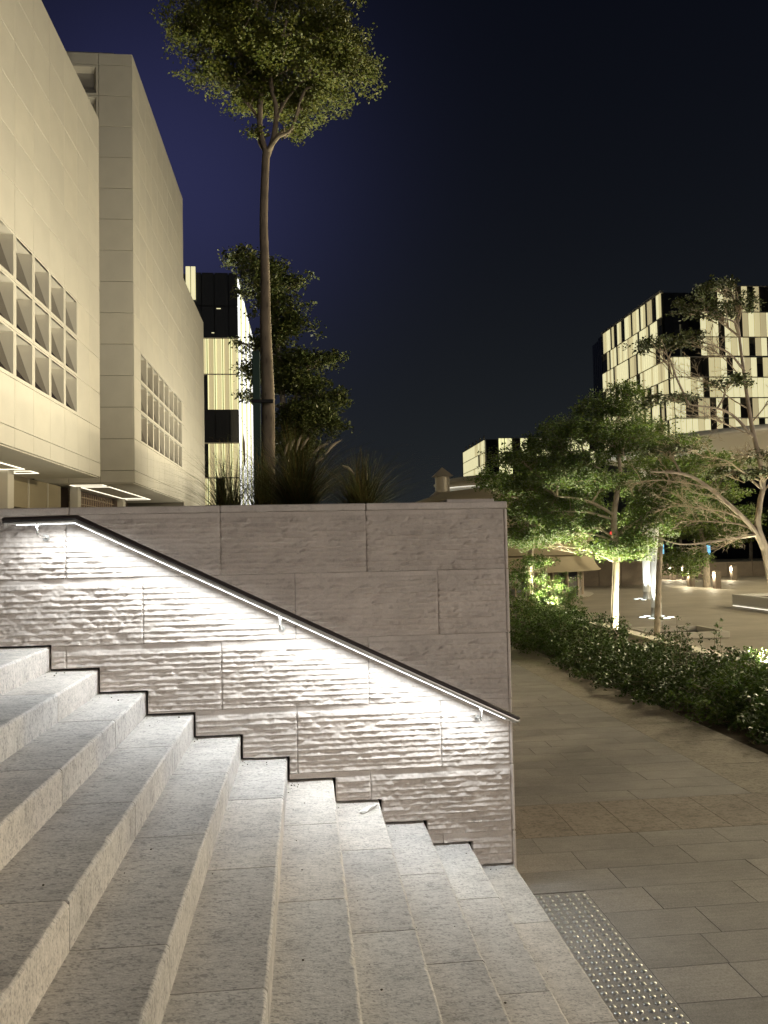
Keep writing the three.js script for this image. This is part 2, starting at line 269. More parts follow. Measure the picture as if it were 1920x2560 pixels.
{
  const w = thing('retaining_wall', 'ribbed split-face stone wall with a handrail, flanking the stairs', 'wall');
  const beds = [2.475, 2.075, 1.655, 1.225, .80, .37, -.05], mats = [M.stone, M.stoneB, M.stoneC], rnd = mulberry(21);
  for (let c = 0; c < 6; c++) { let edges = c % 2 ? [-.012, -.465, -1.395, -2.35, -3.3, -4.25] : [-.012, -.93, -1.865, -2.82, -3.77, -4.25];
    for (let i = 0; i + 1 < edges.length; i++) { const g = wallStone(edges[i + 1] + .0013, edges[i] - .0013, beds[c + 1] + .0012, beds[c] - .0012, c * 11 + i * 3.7); if (g) part('wall_stone', g, mats[Math.floor(rnd() * 3)], w); } }
  for (let c = 0; c < 6; c++) part('quoin', block(-.0105, 0.012 + (rnd() - .5) * .004, beds[c + 1] + .0015, beds[c] - .0015, -.33, .006, .006, [c, 0, 0]), M.stoneC, w);
  part('core', block(-4.25, -.012, -.05, 2.474, -.33, -.057, 0), M.mortar, w);
  const cop = [.014, -.93, -1.865, -2.8, -3.74, -4.25]; for (let i = 0; i + 1 < cop.length; i++) part('coping_stone', block(cop[i + 1] + .002, cop[i] - .002, 2.476, 2.522, -.34, .012, .006, [i, i, 0]), M.stone, w);
}
{ // the planter's flank along the walk, out of direct view
  const w = thing('planter_wall', 'stone planter wall running back along the paved walk', 'wall');
  for (let c = 0; c < 6; c++) for (let i = 0; i < 9; i++) part('wall_stone', block(-.3, .006, c * .42 + .002, c * .42 + .418, -.345 - (i + 1) * 1.6 + .002, -.345 - i * 1.6 - .002, .006, [c, i, i]), M.stoneB, w);
  for (let i = 0; i < 9; i++) part('coping_stone', block(-.33, .014, 2.522, 2.562, -.345 - (i + 1) * 1.6 + .002, -.345 - i * 1.6 - .002, .006, [0, i, i]), M.stone, w);
}
structure('terrace', block(-40, -.32, -.3, 1.62, -120, -14.8, 0), M.plaza);
structure('planter_soil', block(-4.25, -.31, -.3, 2.40, -14.75, -.345, 0), M.soil);
structure('upper_terrace', block(-40, -4.26, -.3, 1.63, -14.8, -.06, 0), M.plaza);
// ---------------------------------------------------------------- handrail with its light slot
function handrail(label, z, wallSide, name) {
  const t = thing('handrail', label, 'handrail');
  const A = V(-3.12, 2.437, z), B = V(-2.71, 2.443, z), C = V(-.005, 1.122, z), r = .024;
  const half = (up) => { const g = []; for (const [P, Q] of [[A, B], [B, C]]) { const d = Q.clone().sub(P), len = d.length(), a = Math.atan2(d.y, d.x), cy = new THREE.CylinderGeometry(r * (up ? 1.03 : .97), r * (up ? 1.03 : .97), len, 14, 1, false, up ? 0 : 0, Math.PI * 2); cy.rotateZ(Math.PI / 2);
      cy.scale(1, up ? .62 : .78, 1); cy.translate(0, up ? .009 : -.008, 0); cy.rotateZ(a); cy.translate((P.x + Q.x) / 2, (P.y + Q.y) / 2, z); g.push(cy); }
    for (const P of [A, C, B]) { const s = new THREE.SphereGeometry(r * (up ? 1.03 : .97), 14, 10); s.scale(1, up ? .62 : .78, 1); s.translate(P.x, P.y + (up ? .009 : -.008), P.z); g.push(s); } return merge(g); };
  part('rail_cap', half(true), M.railTop, t); const tubeM = part('rail_tube', half(false), M.brushed, t);
  for (const [P, Q, s] of [[A, B, [.06, .0]], [B, C, [.0, .07]]]) {
    const d = Q.clone().sub(P).normalize(), down = V(d.y, -d.x, 0), p = P.clone().addScaledVector(d, s[0]), q = Q.clone().addScaledVector(d, -s[1]), mid = p.clone().add(q).multiplyScalar(.5), len = p.distanceTo(q);
    const dir = down.clone().multiplyScalar(1).add(V(0, 0, -.2 * wallSide)).normalize();
    const strip = new THREE.BoxGeometry(len, .006, .009); strip.rotateZ(Math.atan2(d.y, d.x)); const c = mid.clone().addScaledVector(down, .0252); strip.translate(c.x, c.y, c.z);
    part('led_strip', strip, M.led, t);
    rectLight('handrail_led', mid.clone().addScaledVector(down, .034), dir, d, len, .014, new THREE.Color(.90, .965, 1), L.led * (wallSide < 0 ? 1 : .5));
  }
  for (const [x, y] of [[-2.94, 2.42], [-1.49, 1.81], [-.235, 1.195]]) { const w = z + wallSide * .147;
    part('bracket', merge([tube([V(x, y, z), V(x - .0, y - .045, z), V(x + .004, y - .075, z + wallSide * .018), V(x + .008, y - .085, w)], [.006, .006, .006, .006], 8, 6), new THREE.CylinderGeometry(.02, .02, .008, 16).rotateX(Math.PI / 2).translate(x + .008, y - .085, w - wallSide * .008)]), M.brushed, t); }
  return t;
}
handrail('dark capped handrail with a glowing light slot on the ribbed wall', .165, -1);
{ // the matching wall and rail on the other side of the stairs, behind the camera
  const w = thing('retaining_wall', 'plain stone wall on the near side of the stairs, behind the viewer', 'wall');
  for (let c = 0; c < 6; c++) for (let i = 0; i < 5; i++) part('wall_stone', block(-(i + 1) * .93 + .002, -i * .93 - .002, c * .42 + .002, c * .42 + .418, 7.02, 7.36, .006, [c, i, 0]), M.stoneB, w);
  part('coping_stone', block(-4.66, .01, 2.522, 2.562, 7.0, 7.38, .006), M.stone, w);
  handrail('dark capped handrail with a glowing light slot on the near wall, behind the viewer', 6.835, 1);
}
// ---------------------------------------------------------------- the pale clad buildings on the left
const seq = (a, d, n) => Array.from({ length: n + 1 }, (_, i) => a + d * i);
function recessWindow(w, h, d) {   // local: x outward, y up from the opening's foot, z along; a splayed recess with a steep inner face
  const s = new Soup(), z0 = -.004, z1 = -w + .004;
  s.quad([0, h, z0], [0, h, z1], [-d, h, z1], [-d, h, z0]);                                 // soffit
  s.quad([0, 0, z1], [0, h, z1], [-d, h, z1], [-.04, 0, z1]); s.quad([0, 0, z0], [-.04, 0, z0], [-d, h, z0], [0, h, z0]);   // cheeks
  s.quad([0, 0, z0], [0, 0, z1], [-.04, 0, z1], [-.04, 0, z0]);                             // sill
  const p = new Soup(); p.quad([-.04, .0, z0], [-.04, .0, z1], [-d, h, z1], [-d, h, z0]);
  return [s.geo(), p.geo()];
}
function cladFacade(b, X, zs, ys, isWin, o = {}) {       // facade looking along +x, panels with open joints
  const rnd = mulberry(o.seed || 1), mats = [M.clad, M.clad, M.cladB, M.cladC], g = .011;
  for (let i = 0; i + 1 < zs.length; i++) for (let j = 0; j + 1 < ys.length; j++) {
    const za = zs[i], zb = zs[i + 1], ya = ys[j], yb = ys[j + 1];                          // za > zb: zb is farther away
    if (!isWin(i, j)) { part('cladding_panel', block(X - .07, X - rnd() * .004, ya + g, yb - g, zb + g, za - g, .008, [rnd() * 5, rnd() * 5, rnd() * 5]), mats[Math.floor(rnd() * 4)], b); continue; }
    const m = .12, y0 = ya + .12, y1 = yb - .07, z0 = za - m, z1 = zb + m, fr = [block(X - .07, X, ya + g, y0, zb + g, za - g, .004), block(X - .07, X, y1, yb - g, zb + g, za - g, .004), block(X - .07, X - .001, y0, y1, z0, za - g, .004), block(X - .07, X - .001, y0, y1, zb + g, z1, .004)];
    const [rv, sl] = recessWindow(z0 - z1, y1 - y0, .47);
    const wdw = part('window', merge([...fr, rv.translate(X - .002, y0, z0)]), M.clad, b); part('splay', sl.translate(X - .002, y0, z0), M.pane2, wdw);
  }
}
M.pane2 = new THREE.MeshPhysicalMaterial({ color: new THREE.Color(.06, .048, .04), roughness: .05, clearcoat: .5, clearcoatRoughness: .03 });
{
  const b = thing('clad_building', 'nearest pale panel-clad building, overhanging, with rows of deep splayed windows', 'building', [0, 0, 0], 'pale panel-clad buildings on the left');
  const X = -9.9, zs = seq(-12.63, -1.645, 10), ys = [5.39, 5.98, 7.46, 8.945, 10.43, 11.91, 13.4, 14.88, 16.37, 17.87, 19.37, 20.93];
  cladFacade(b, X, zs, ys, (i, j) => i <= 7 && j >= 2 && j <= 4, { seed: 3 });
  part('core', merge([block(-26, X - .62, 5.40, 20.92, -29.07, -12.6, 0), block(X - .61, X - .075, 5.40, 7.46, -29.07, -12.6, 0), block(X - .61, X - .075, 11.91, 20.92, -29.07, -12.6, 0), block(X - .61, X - .075, 7.47, 11.9, -29.07, -25.8, 0)]), M.cladCore, b);
  part('soffit', block(-26, X - .09, 5.36, 5.398, -29.07, -12.6, .004), M.clad, b);
  for (const [x0, x1, z0, z1] of [[-12.5, -11.6, -25.05, -17.5], [-12.5, -11.62, -26.65, -25.7]]) frameLight(b, x0, x1, z0, z1, 5.35);
  // recessed ground floor
  for (const z of [-18.2, -25.35]) part('pillar', block(-12.62, -12.2, 1.62, 5.355, z - .3, z + .3, .02), M.offwhite, b);
  part('ground_floor_wall', block(-14.2, -12.75, 4.1, 5.355, -33.2, -12.6, .01), M.fascia, b);
  for (let i = 0; i < 3; i++) { const z = -26.3 - i * 2.45;
    part('window', block(-13.5, -13.42, 1.62, 4.1, z - 1.75, z, .004), M.glassDark, b);
    part('lit_window', block(-13.41, -13.39, 2.0, 3.9, z - .85, z - .1, .004), M.interior, b);
    part('wall_panel', block(-13.6, -12.8, 1.62, 4.1, z - 2.44, z - 1.76, .01), M.rib, b);
    part('fin', block(-12.9, -12.7, 1.62, 5.35, z - .06 - .0, z, .004), M.offwhite, b); }
}
function frameLight(b, x0, x1, z0, z1, y) { const w = .065; part('light_frame', merge([block(x0, x1, y - .02, y, z1 - w, z1, .002), block(x0, x1, y - .02, y, z0, z0 + w, .002), block(x0, x0 + w, y - .02, y, z0 + w, z1 - w, .002), block(x1 - w, x1, y - .02, y, z0 + w, z1 - w, .002)]), M.softLed, b); }
{
  const b = thing('clad_building', 'tallest pale panel-clad building, its end face turned to the stairs', 'building', [0, 0, 0], 'pale panel-clad buildings on the left');
  const X = -9.3, zs = [-33.0, -34.45, ...seq(-36.105, -1.655, 7), -48.85], ys = [5.48, 6.06, ...seq(7.575, 1.5165, 12), 26.36];
  cladFacade(b, X, zs, ys, (i, j) => i >= 1 && i <= 8 && j >= 2 && j <= 4, { seed: 7 });
  const ex = [-9.3 - .07, -10.9, -12.35, -13.9], rnd = mulberry(31), g = .011;
  for (let i = 0; i < 3; i++) for (let j = 0; j + 1 < ys.length; j++) {
    const win = i === 1 && j >= 10 && j < 14;
    const x1 = ex[i] - (i ? g : 0), x0 = ex[i + 1] + g, y0 = ys[j] + g, y1 = ys[j + 1] - g, zf = -33.0;
    if (!win) part('cladding_panel', block(x0, x1, y0, y1, zf - .07, zf - rnd() * .004, .008, [rnd() * 5, rnd() * 5, 0]), [M.clad, M.cladB, M.cladC][Math.floor(rnd() * 3)], b);
    else { const m = .1, xa = x0 + m, xb = x1 - m, ya = y0 + m, yb = y1 - m, s = new Soup(), d = .45, ia = xa + .2, ib = xb - .2, ja = ya + .42, jb = yb - .08;
      s.quad([xa, yb, zf], [xb, yb, zf], [ib, jb, zf - d], [ia, jb, zf - d]).quad([xa, ya, zf], [xb, ya, zf], [ib, ja, zf - d], [ia, ja, zf - d]).quad([xa, ya, zf], [xa, yb, zf], [ia, jb, zf - d], [ia, ja, zf - d]).quad([xb, ya, zf], [xb, yb, zf], [ib, jb, zf - d], [ib, ja, zf - d]);
      const w = part('window', merge([s.geo(), block(x0, x1, y0, ya, zf - .07, zf, .004), block(x0, x1, yb, y1, zf - .07, zf, .004), block(x0, xa, ya, yb, zf - .07, zf - .001, .004), block(xb, x1, ya, yb, zf - .07, zf - .001, .004)]), M.cladC, b);
      const pn = new Soup(); pn.quad([ia, ja, zf - d], [ib, ja, zf - d], [ib, jb, zf - d], [ia, jb, zf - d]); part('pane', pn.geo(), M.pane, w); }
  }
  part('core', merge([block(-24, X - .62, 5.5, 26.3, -48.8, -33.6, 0), block(X - .61, X - .075, 5.5, 7.57, -48.8, -33.6, 0), block(X - .61, X - .075, 12.13, 26.3, -48.8, -33.6, 0), block(X - .61, X - .075, 7.6, 12.1, -34.4, -33.6, 0), block(-13.8, X - .08, 5.5, 19.6, -33.58, -33.09, 0), block(X - 1.5, X - .08, 19.61, 26.3, -33.58, -33.09, 0)]), M.cladCore, b);
  part('roof_edge', block(-13.9, -10.2, 26.365, 26.52, -40, -33.2, .02), M.cladB, b);
  part('soffit', block(-24, X - .09, 5.45, 5.488, -48.8, -33.09, .004), M.clad, b);
  for (const [x0, x1, z0, z1] of [[-12.45, -10.9, -34.3, -33.55], [-12.35, -10.9, -43.8, -34.9], [-12.35, -10.9, -45.2, -43.95]]) frameLight(b, x0, x1, z0, z1, 5.44);
  for (const z of [-34.5, -44.2]) part('pillar', block(-12.65, -12.25, 1.62, 5.445, z - .25, z + .25, .02), M.offwhite, b);
  part('louvre_wall', block(-13.4, -12.9, 1.62, 5.4, -48, -34.8, 0), M.louvre, b);
  for (let i = 0; i < 7; i++) part('louvre_rail', block(-12.89, -12.82, 2.9 + i * .36, 2.94 + i * .36, -43.9, -34.8, 0), M.louvreRail, b);
  for (let i = 0; i < 20; i++) part('louvre_post', block(-12.89, -12.85, 1.7, 5.3, -34.9 - i * .45, -34.86 - i * .45, 0), M.louvreRail, b);
}
{
  const b = thing('clad_building', 'farthest pale panel-clad building, windowless, lower than its neighbour', 'building', [0, 0, 0], 'pale panel-clad buildings on the left');
  cladFacade(b, -9.36, [-48.87, ...seq(-50.3, -1.62, 6)], [...seq(1.62, 1.4895, 13)], () => false, { seed: 12 });
  part('core', block(-24, -9.44, 1.62, 20.95, -60, -48.9, 0), M.cladCore, b);
}
// floodlights on the terrace behind the planter: they wash the pale facades from below
for (const [i, [x, y, z, tx, ty, tz, k, w]] of [[-2.2, 1.62, -15.6, -9.9, 19, -17.5, 1, 'first'], [-2.2, 1.62, -23.2, -9.9, 20, -24.6, 1, 'second'], [-2.2, 1.62, -38.5, -9.3, 22, -39.2, 1.1, 'third'], [-2.2, 1.62, -46.6, -9.3, 22, -46.6, 1.1, 'fourth'], [-2.2, 1.62, -56.6, -9.36, 18, -56.2, .9, 'fifth']].entries()) {
  const t = thing('floodlight', `low ground floodlight washing the pale facades, ${w} from the planter`, 'floodlight', [x, y, z], 'floodlights on the terrace');
  const d = V(tx - x, ty - y - .35, tz - z).normalize(), a = Math.atan2(d.y, Math.hypot(d.x, d.z)), yaw = Math.atan2(-d.z, d.x);
  const hd = new THREE.Group(); part('base', block(-.2, .2, 0, .05, -.15, .15, .01), M.frameDark, t); part('yoke', block(-.03, .03, .05, .3, -.2, .2, .01), M.frameDark, t);
  const body = part('housing', block(-.1, .06, -.16, .16, -.22, .22, .02), M.frameDark, t, [0, .35, 0]); body.rotation.set(0, yaw, a, 'YXZ');
  const lens = part('lamp_lens', block(.062, .07, -.14, .14, -.2, .2, 0), M.softLed, t, [0, .35, 0]); lens.rotation.set(0, yaw, a, 'YXZ');
  spot('facade_flood', V(x, y + .35, z).addScaledVector(d, .16), V(tx, ty, tz), new THREE.Color(1, .92, .69), L.flood * k * 1.12, 1.1, 1, 8);
}
// ---------------------------------------------------------------- buildings with glowing facades
const unitBox = new THREE.BoxGeometry(1, 1, 1);
function cell(name, b, O, u, n, u0, u1, v0, v1, out, thick, mat) {   // a slab on a facade: u along, y up, n outward
  const m = part(name, unitBox, mat, b), c = O.clone().addScaledVector(u, (u0 + u1) / 2).addScaledVector(n, out - thick / 2); c.y += (v0 + v1) / 2;
  m.position.copy(c); m.scale.set(Math.abs(u1 - u0), v1 - v0, thick); m.quaternion.setFromRotationMatrix(new THREE.Matrix4().makeBasis(u, V(0, 1, 0), u.clone().cross(V(0, 1, 0)))); return m;
}
function litFacade(b, O, u, n, us, vs, kind, strip = .12, gap = .05) {
  for (let j = 0; j + 1 < vs.length; j++) for (let i = 0; i + 1 < us.length; i++) {
    const k = kind(i, j); if (!k) continue; const a = us[i] + gap, c = us[i + 1] - gap, v0 = vs[j] + .12, v1 = vs[j + 1] - .12;
    if (k === 'dark') { cell('window', b, O, u, n, a, c, v0, v1, .02, .1, M.winGrey); continue; }
    if (k === 'blind') { cell('window', b, O, u, n, a, c, v0, v1, .02, .1, M.winGrey); cell('blind', b, O, u, n, a, c, lerp(v0, v1, .68), v1, .06, .03, M.rib); continue; }
    cell('light_panel', b, O, u, n, a, c, v0, v1, .12, .1, M[k]);
    if (strip) for (const e of [[a, a + strip], [c - strip, c]]) cell('led_strip', b, O, u, n, e[0], e[1], v0, v1, .16, .1, k === 'litDim' ? M.litB : k === 'litWhite' ? M.litWhite : M.litEdge);
  }
  for (const v of vs) cell('floor_band', b, O, u, n, us[0], us[us.length - 1], v - .09, v + .09, .14, .2, M.offwhite);
}
{
  const b = thing('office_building', 'dark glass tower with glowing cream panels behind the tall tree', 'building', [0, 0, 0], 'office buildings with glowing facades');
  const X = V(1, 0, 0), N = V(0, 0, 1), O = V(0, 0, -72), us = seq(-13.05, .75, 7.44 | 0);
  part('core', block(-16, -7.6, PLAZA, 29.3, -98, -72.3, 0), M.frameDark, b);
  const bays = [-12.0, -11.25, -10.5, -9.75, -9.0, -8.25, -7.5];
  const rows = [[1.7, 6.48], [6.48, 9.15], [9.15, 12.54], [15.8, 19.28], [19.28, 22.85]];
  rows.forEach(([a, c], j) => { for (let i = 0; i + 1 < bays.length; i++) {
    const dk = (j === 1 && i === 3) || (j === 2 && i === 1) || (j === 3 && i === 1);
    if (dk) { cell('window', b, O, X, N, bays[i] + .02, bays[i + 1] - .02, a, c, .02, .1, M.glassDark); continue; }
    cell('light_panel', b, O, X, N, bays[i] + .03, bays[i + 1] - .03, a + .05, c - .05, .05, .1, i % 2 ? M.lit : M.litDim);
    cell('led_strip', b, O, X, N, bays[i + 1] - .12, bays[i + 1] - .04, a + .05, c - .05, .08, .1, M.litEdge); cell('led_strip', b, O, X, N, bays[i] + .04, bays[i] + .12, a + .05, c - .05, .08, .1, M.litEdge);
    cell('mullion', b, O, X, N, bays[i + 1] - .025, bays[i + 1] + .025, a, c, .2, .2, M.mullionGreen); }
    cell('floor_band', b, O, X, N, -12.3, -7.5, c - .06, c + .06, .12, .15, M.offwhite); });
  for (const [a, c] of [[12.6, 15.75], [22.95, 26.0], [26.1, 29.35]]) for (const [p, r] of [[-12.2, -11.0], [-10.98, -9.78], [-9.76, -8.4], [-8.38, -7.48]]) cell('glass_pane', b, O, X, N, p + .02, r - .02, a, c, .04, .1, M.glassDark);
  for (const x of [-12.45, -11.95]) cell('light_panel', b, O, X, N, x, x + .42, 26.6, 29.85, .3, .1, M.litB);
  cell('ceiling_lamp', b, O, X, N, -9.55, -9.15, 25.75, 25.82, .12, .1, M.litB); cell('ceiling_lamp', b, O, X, N, -10.05, -9.8, 23.35, 23.41, .12, .1, M.litB);
  // flank facing the walk: tall white light strips
  const O2 = V(-7.5, 0, 0), U2 = V(0, 0, -1), N2 = V(1, 0, 0);
  for (let j = 0; j < 8; j++) for (let i = 0; i < 12; i++) { const z = 72.3 + i * 2.15, v = 1.7 + j * 3.42;
    cell('light_panel', b, O2, U2, N2, z + .08, z + 1.9, v + .05, v + 3.3, .05, .1, i % 3 === 1 ? M.litEdge : M.litWhite); cell('mullion', b, O2, U2, N2, z + 1.9, z + 2.2, v, v + 3.42, .06, .1, M.frameDark); }
}
{
  const b = thing('office_building', 'large distant block with a chequer of glowing strips, right of the trees', 'building', [0, 0, 0], 'office buildings with glowing facades');
  const rnd = mulberry(44), O = V(63.4, 0, 0), U = V(0, 0, -1), N = V(-1, 0, 0);
  part('core', merge([block(63.7, 100, PLAZA, 34.2, -160, -125.4, 0), block(63.7, 100, 34.21, 46.9, -160, -129.2, 0), block(68.8, 100, 34.21, 46.95, -129.19, -125.4, 0)]), M.frameDark, b);
  part('parapet', block(63.2, 63.9, 46.9, 47.4, -157.2, -128.8, .05), M.offwhite, b);
  const rowsU = [34.35, 38.4, 42.4, 46.95], rowsL = [19.9, 23.5, 27.1, 30.75, 34.35], kinds = () => { const r = rnd(); return r < .17 ? 'dark' : r < .27 ? 'blind' : r < .66 ? 'litB' : r < .9 ? 'lit' : 'litDim'; };
  litFacade(b, O, U, N, seq(128.8, .945, 30), rowsU, kinds, 0, .05); litFacade(b, O, U, N, seq(125.2, .945, 34), rowsL, kinds, 0, .05);
  const O2 = V(0, 0, -125.1), X = V(1, 0, 0), NZ = V(0, 0, 1);
  litFacade(b, O2, X, NZ, [63.4, 64.4, ...seq(65.4, 1.12, 20)], rowsL, (i, j) => i < 2 ? 'litB' : kinds(), 0, .06);
  litFacade(b, O2, X, NZ, seq(68.6, 1.12, 18), [34.5, 37.9, 42.4, 47.1], kinds, 0, .06);
  for (let j = 0; j < 3; j++) for (let i = 0; i < 3; i++) cell('glass_pane', b, V(0, 0, -128.9), X, NZ, 63.9 + i * 1.6, 65.4 + i * 1.6, 34.6 + j * 4.2, 38.6 + j * 4.2, .05, .1, M.glassDark);
  for (let i = 0; i < 5; i++) cell('glass_fin', b, O, U, N, 157.5 + i * 1.1, 158.4 + i * 1.1, 4, 46.4 - i * .1, .02, .1, M.glassDark);
}
{
  const b = thing('office_building', 'small far-off block with glowing strips above the round pavilion', 'building', [0, 0, 0], 'office buildings with glowing facades');
  const rnd = mulberry(48), kinds = () => { const r = rnd(); return r < .4 ? 'dark' : 'litB'; };
  part('core', block(51.1, 100, PLAZA, 32.3, -250, -215.4, 0), M.frameDark, b);
  litFacade(b, V(50.7, 0, 0), V(0, 0, -1), V(-1, 0, 0), seq(215.3, 2.2, 14), [18, 21.6, 25.1, 28.6, 32.2], () => rnd() < .12 ? 'lit' : rnd() < .08 ? 'dark' : 'litB', 0, .22);
  litFacade(b, V(0, 0, -215), V(1, 0, 0), V(0, 0, 1), [54.6, ...seq(56.4, 2.3, 18)], [18, 21.6, 25.1, 28.6, 32.6], (i) => i ? kinds() : 'litB', .5, .14);
  for (let i = 0; i < 2; i++) cell('glass_pane', b, V(0, 0, -215), V(1, 0, 0), V(0, 0, 1), 50.9 + i * 1.85, 52.6 + i * 1.85, 21.6, 32, .02, .1, M.glassDark);
  for (let i = 0; i < 6; i++) part('roof_lamp', new THREE.CylinderGeometry(.25, .25, 1.0, 8).translate(50.9, 33.1, -217 - i * 5), M.offwhite, b);
}
{ // the lit hall behind the viewer, whose glowing facade is the soft warm light on the stairs and wall
  const b = thing('office_building', 'broad hall with a glowing facade standing behind the viewer', 'building', [16, 0, 20], 'office buildings with glowing facades');
  b.rotation.y = Math.PI * 1.25;   // its front (+z) faces the stairs
  part('core', block(-9.6, 9.6, -.3, 13.2, -8, -.2, 0), M.cladCore, b);
  for (let i = 0; i < 6; i++) for (let j = 0; j < 3; j++) part('light_panel', block(-9 + i * 3 + .2, -6 + i * 3 - .2, 2.5 + j * 3.4 + .2, 5.9 + j * 3.4 - .2, -.19, -.1, 0), M.litDim, b);
  const d = V(0, 0, 1).applyAxisAngle(V(0, 1, 0), b.rotation.y);
  rectLight('hall_facade', V(16, 7.6, 20).addScaledVector(d, .1), d, V(1, 0, 0).applyAxisAngle(V(0, 1, 0), b.rotation.y), 18, 10.2, new THREE.Color(1, .895, .81), L.hall);
}
// ---------------------------------------------------------------- round pavilion, canopy and plaza furniture
{
  const t = thing('round_pavilion', 'round pavilion with stacked flaring roof bands and glass base', 'pavilion', [11.3, PLAZA, -44]);
  const y = v => v - PLAZA, prof = [], eaves = [[5.95, .52], [5.75, 1.5], [5.7, 2.3], [5.72, 3.1], [5.78, 3.95]];
  eaves.forEach(([r, e], i) => { const top = i < 4 ? eaves[i + 1][1] : 4.75, pts = []; pts.push([r - .9, y(e) + .02], [r, y(e)], [r + .02, y(e) + .06]); for (let k = 1; k <= 7; k++) { const s = k / 7; pts.push([r - .42 * Math.sin(s * Math.PI / 2), y(lerp(e + .06, top, s * s * .35 + s * .65))]); } pts.push([r - .8, y(top)]); part('roof_band', new THREE.LatheGeometry(pts.map(q => new THREE.Vector2(...q)), 64), M.rib, t); });
  part('roof', new THREE.LatheGeometry([[5.3, 4.74], [5.85, 4.8], [5.87, 4.88], [5.2, 5.1], [4.1, 5.45], [4.0, 5.52], [2, 5.75], [0, 5.85]].map(q => new THREE.Vector2(q[0], y(q[1]))), 64), M.fascia, t);
  for (let i = 0; i < 26; i++) { const a = i / 26 * Math.PI * 2, p = part('glass_pane', new THREE.BoxGeometry(1.12, 1.5, .03), i % 5 === 3 ? M.glassDark : M.glassClear, t, [Math.sin(a) * 4.85, .98, Math.cos(a) * 4.85]); p.rotation.y = a; const q = part('post', new THREE.BoxGeometry(.07, 1.5, .12), M.louvreRail, t, [Math.sin(a + .12) * 4.88, .98, Math.cos(a + .12) * 4.88]); q.rotation.y = a; }
  for (let i = 0; i < 30; i++) { const a = i / 30 * Math.PI * 2, p = part('curtain', new THREE.CylinderGeometry(.14, .14, 1.45, 7), i % 3 ? M.curtain : M.glassDark, t, [Math.sin(a) * 4.3, .98, Math.cos(a) * 4.3]); p.rotation.y = a; }
  part('plinth', new THREE.LatheGeometry([[0, .24], [5.5, .24], [5.45, .2], [5.1, .05], [5.0, 0]].map(q => new THREE.Vector2(...q)), 64), M.offwhite, t);
  const ch = [-3.85, 0]; const st = part('vent_stack', new THREE.CylinderGeometry(.46, .46, 1.2, 18).translate(ch[0], y(5.95), ch[1]), M.roofMetal, t); part('vent_cap', new THREE.ConeGeometry(.88, .62, 4).rotateY(Math.PI / 4).translate(ch[0], y(6.87), ch[1]), M.roofMetal, st); part('vent_skirt', new THREE.CylinderGeometry(.5, .85, .3, 18).translate(ch[0], y(5.45), ch[1]), M.roofMetal, st);
}
{
  const t = thing('round_hall', 'larger round hall with a white rim behind the pavilion', 'building', [17.6, PLAZA, -72]);
  part('drum', new THREE.CylinderGeometry(5.2, 5.2, 8.9, 64).translate(0, 4.45, 0), M.white, t);
  part('rim', new THREE.LatheGeometry([[4.6, 8.9], [5.9, 9.3], [5.95, 9.45], [5.2, 9.85], [3.5, 10.1], [0, 10.3]].map(q => new THREE.Vector2(...q)), 64), M.fascia, t);
  part('window', block(-2.4, -.8, 7.9, 8.85, 4.6, 5.3, .02), M.glassDark, t);
  part('cove_light', new THREE.TorusGeometry(5.3, .05, 6, 64).rotateX(Math.PI / 2).translate(0, 8.95, 0), M.coveLed, t);
}
{
  const t = thing('disc_canopy', 'large flat white round canopy held over the plaza on slim columns', 'canopy', [28, PLAZA + 1.4, -40]);
  part('deck', new THREE.LatheGeometry([[0, 7.2], [10.4, 7.2], [11, 7.35], [11.05, 7.5], [10.4, 7.75], [0, 8.0]].map(q => new THREE.Vector2(...q)), 72), M.white, t);
}
function lightDiscs(x, z, n, r, label) { for (let i = 0; i < n; i++) { const a = i / n * Math.PI * 2 + .3, t = thing('ground_light', `${label}, disc ${['nearest the steps', 'on its left', 'behind left', 'behind it', 'on its right', 'front right'][i]}`, 'light', [x + Math.sin(a) * r, PLAZA - .016, z + Math.cos(a) * r], 'recessed lights round the columns');
    part('ring', new THREE.TorusGeometry(.17, .02, 6, 24).rotateX(Math.PI / 2), M.brushed, t); part('lamp_lens', new THREE.CylinderGeometry(.155, .155, .012, 24).translate(0, .006, 0), M.coolGlow, t); } }
for (const [x, z, w] of [[14.37, -28.9, 'nearer'], [18.76, -39.6, 'farther']]) {
  const t = thing('plaza_column', `${w} slim white column lit from the paving`, 'column', [x, PLAZA - .02, z], 'white columns on the plaza');
  part('shaft', new THREE.CylinderGeometry(.2, .215, 8.15, 20).translate(0, 4.52, 0), M.white, t); part('collar', new THREE.CylinderGeometry(.225, .225, .45, 20).translate(0, .225, 0), M.brushed, t);
  lightDiscs(x, z, 6, .62, `small bright recessed light round the ${w} white column`);
  for (const [dx, dz] of [[-.45, .5], [.5, .42]]) spot('column_uplight', V(x + dx, PLAZA + .05, z + dz), V(x + dx * .25, PLAZA + 5, z + dz * .25), new THREE.Color(.95, 1, .95), L.column, .5, .8, 3);
}
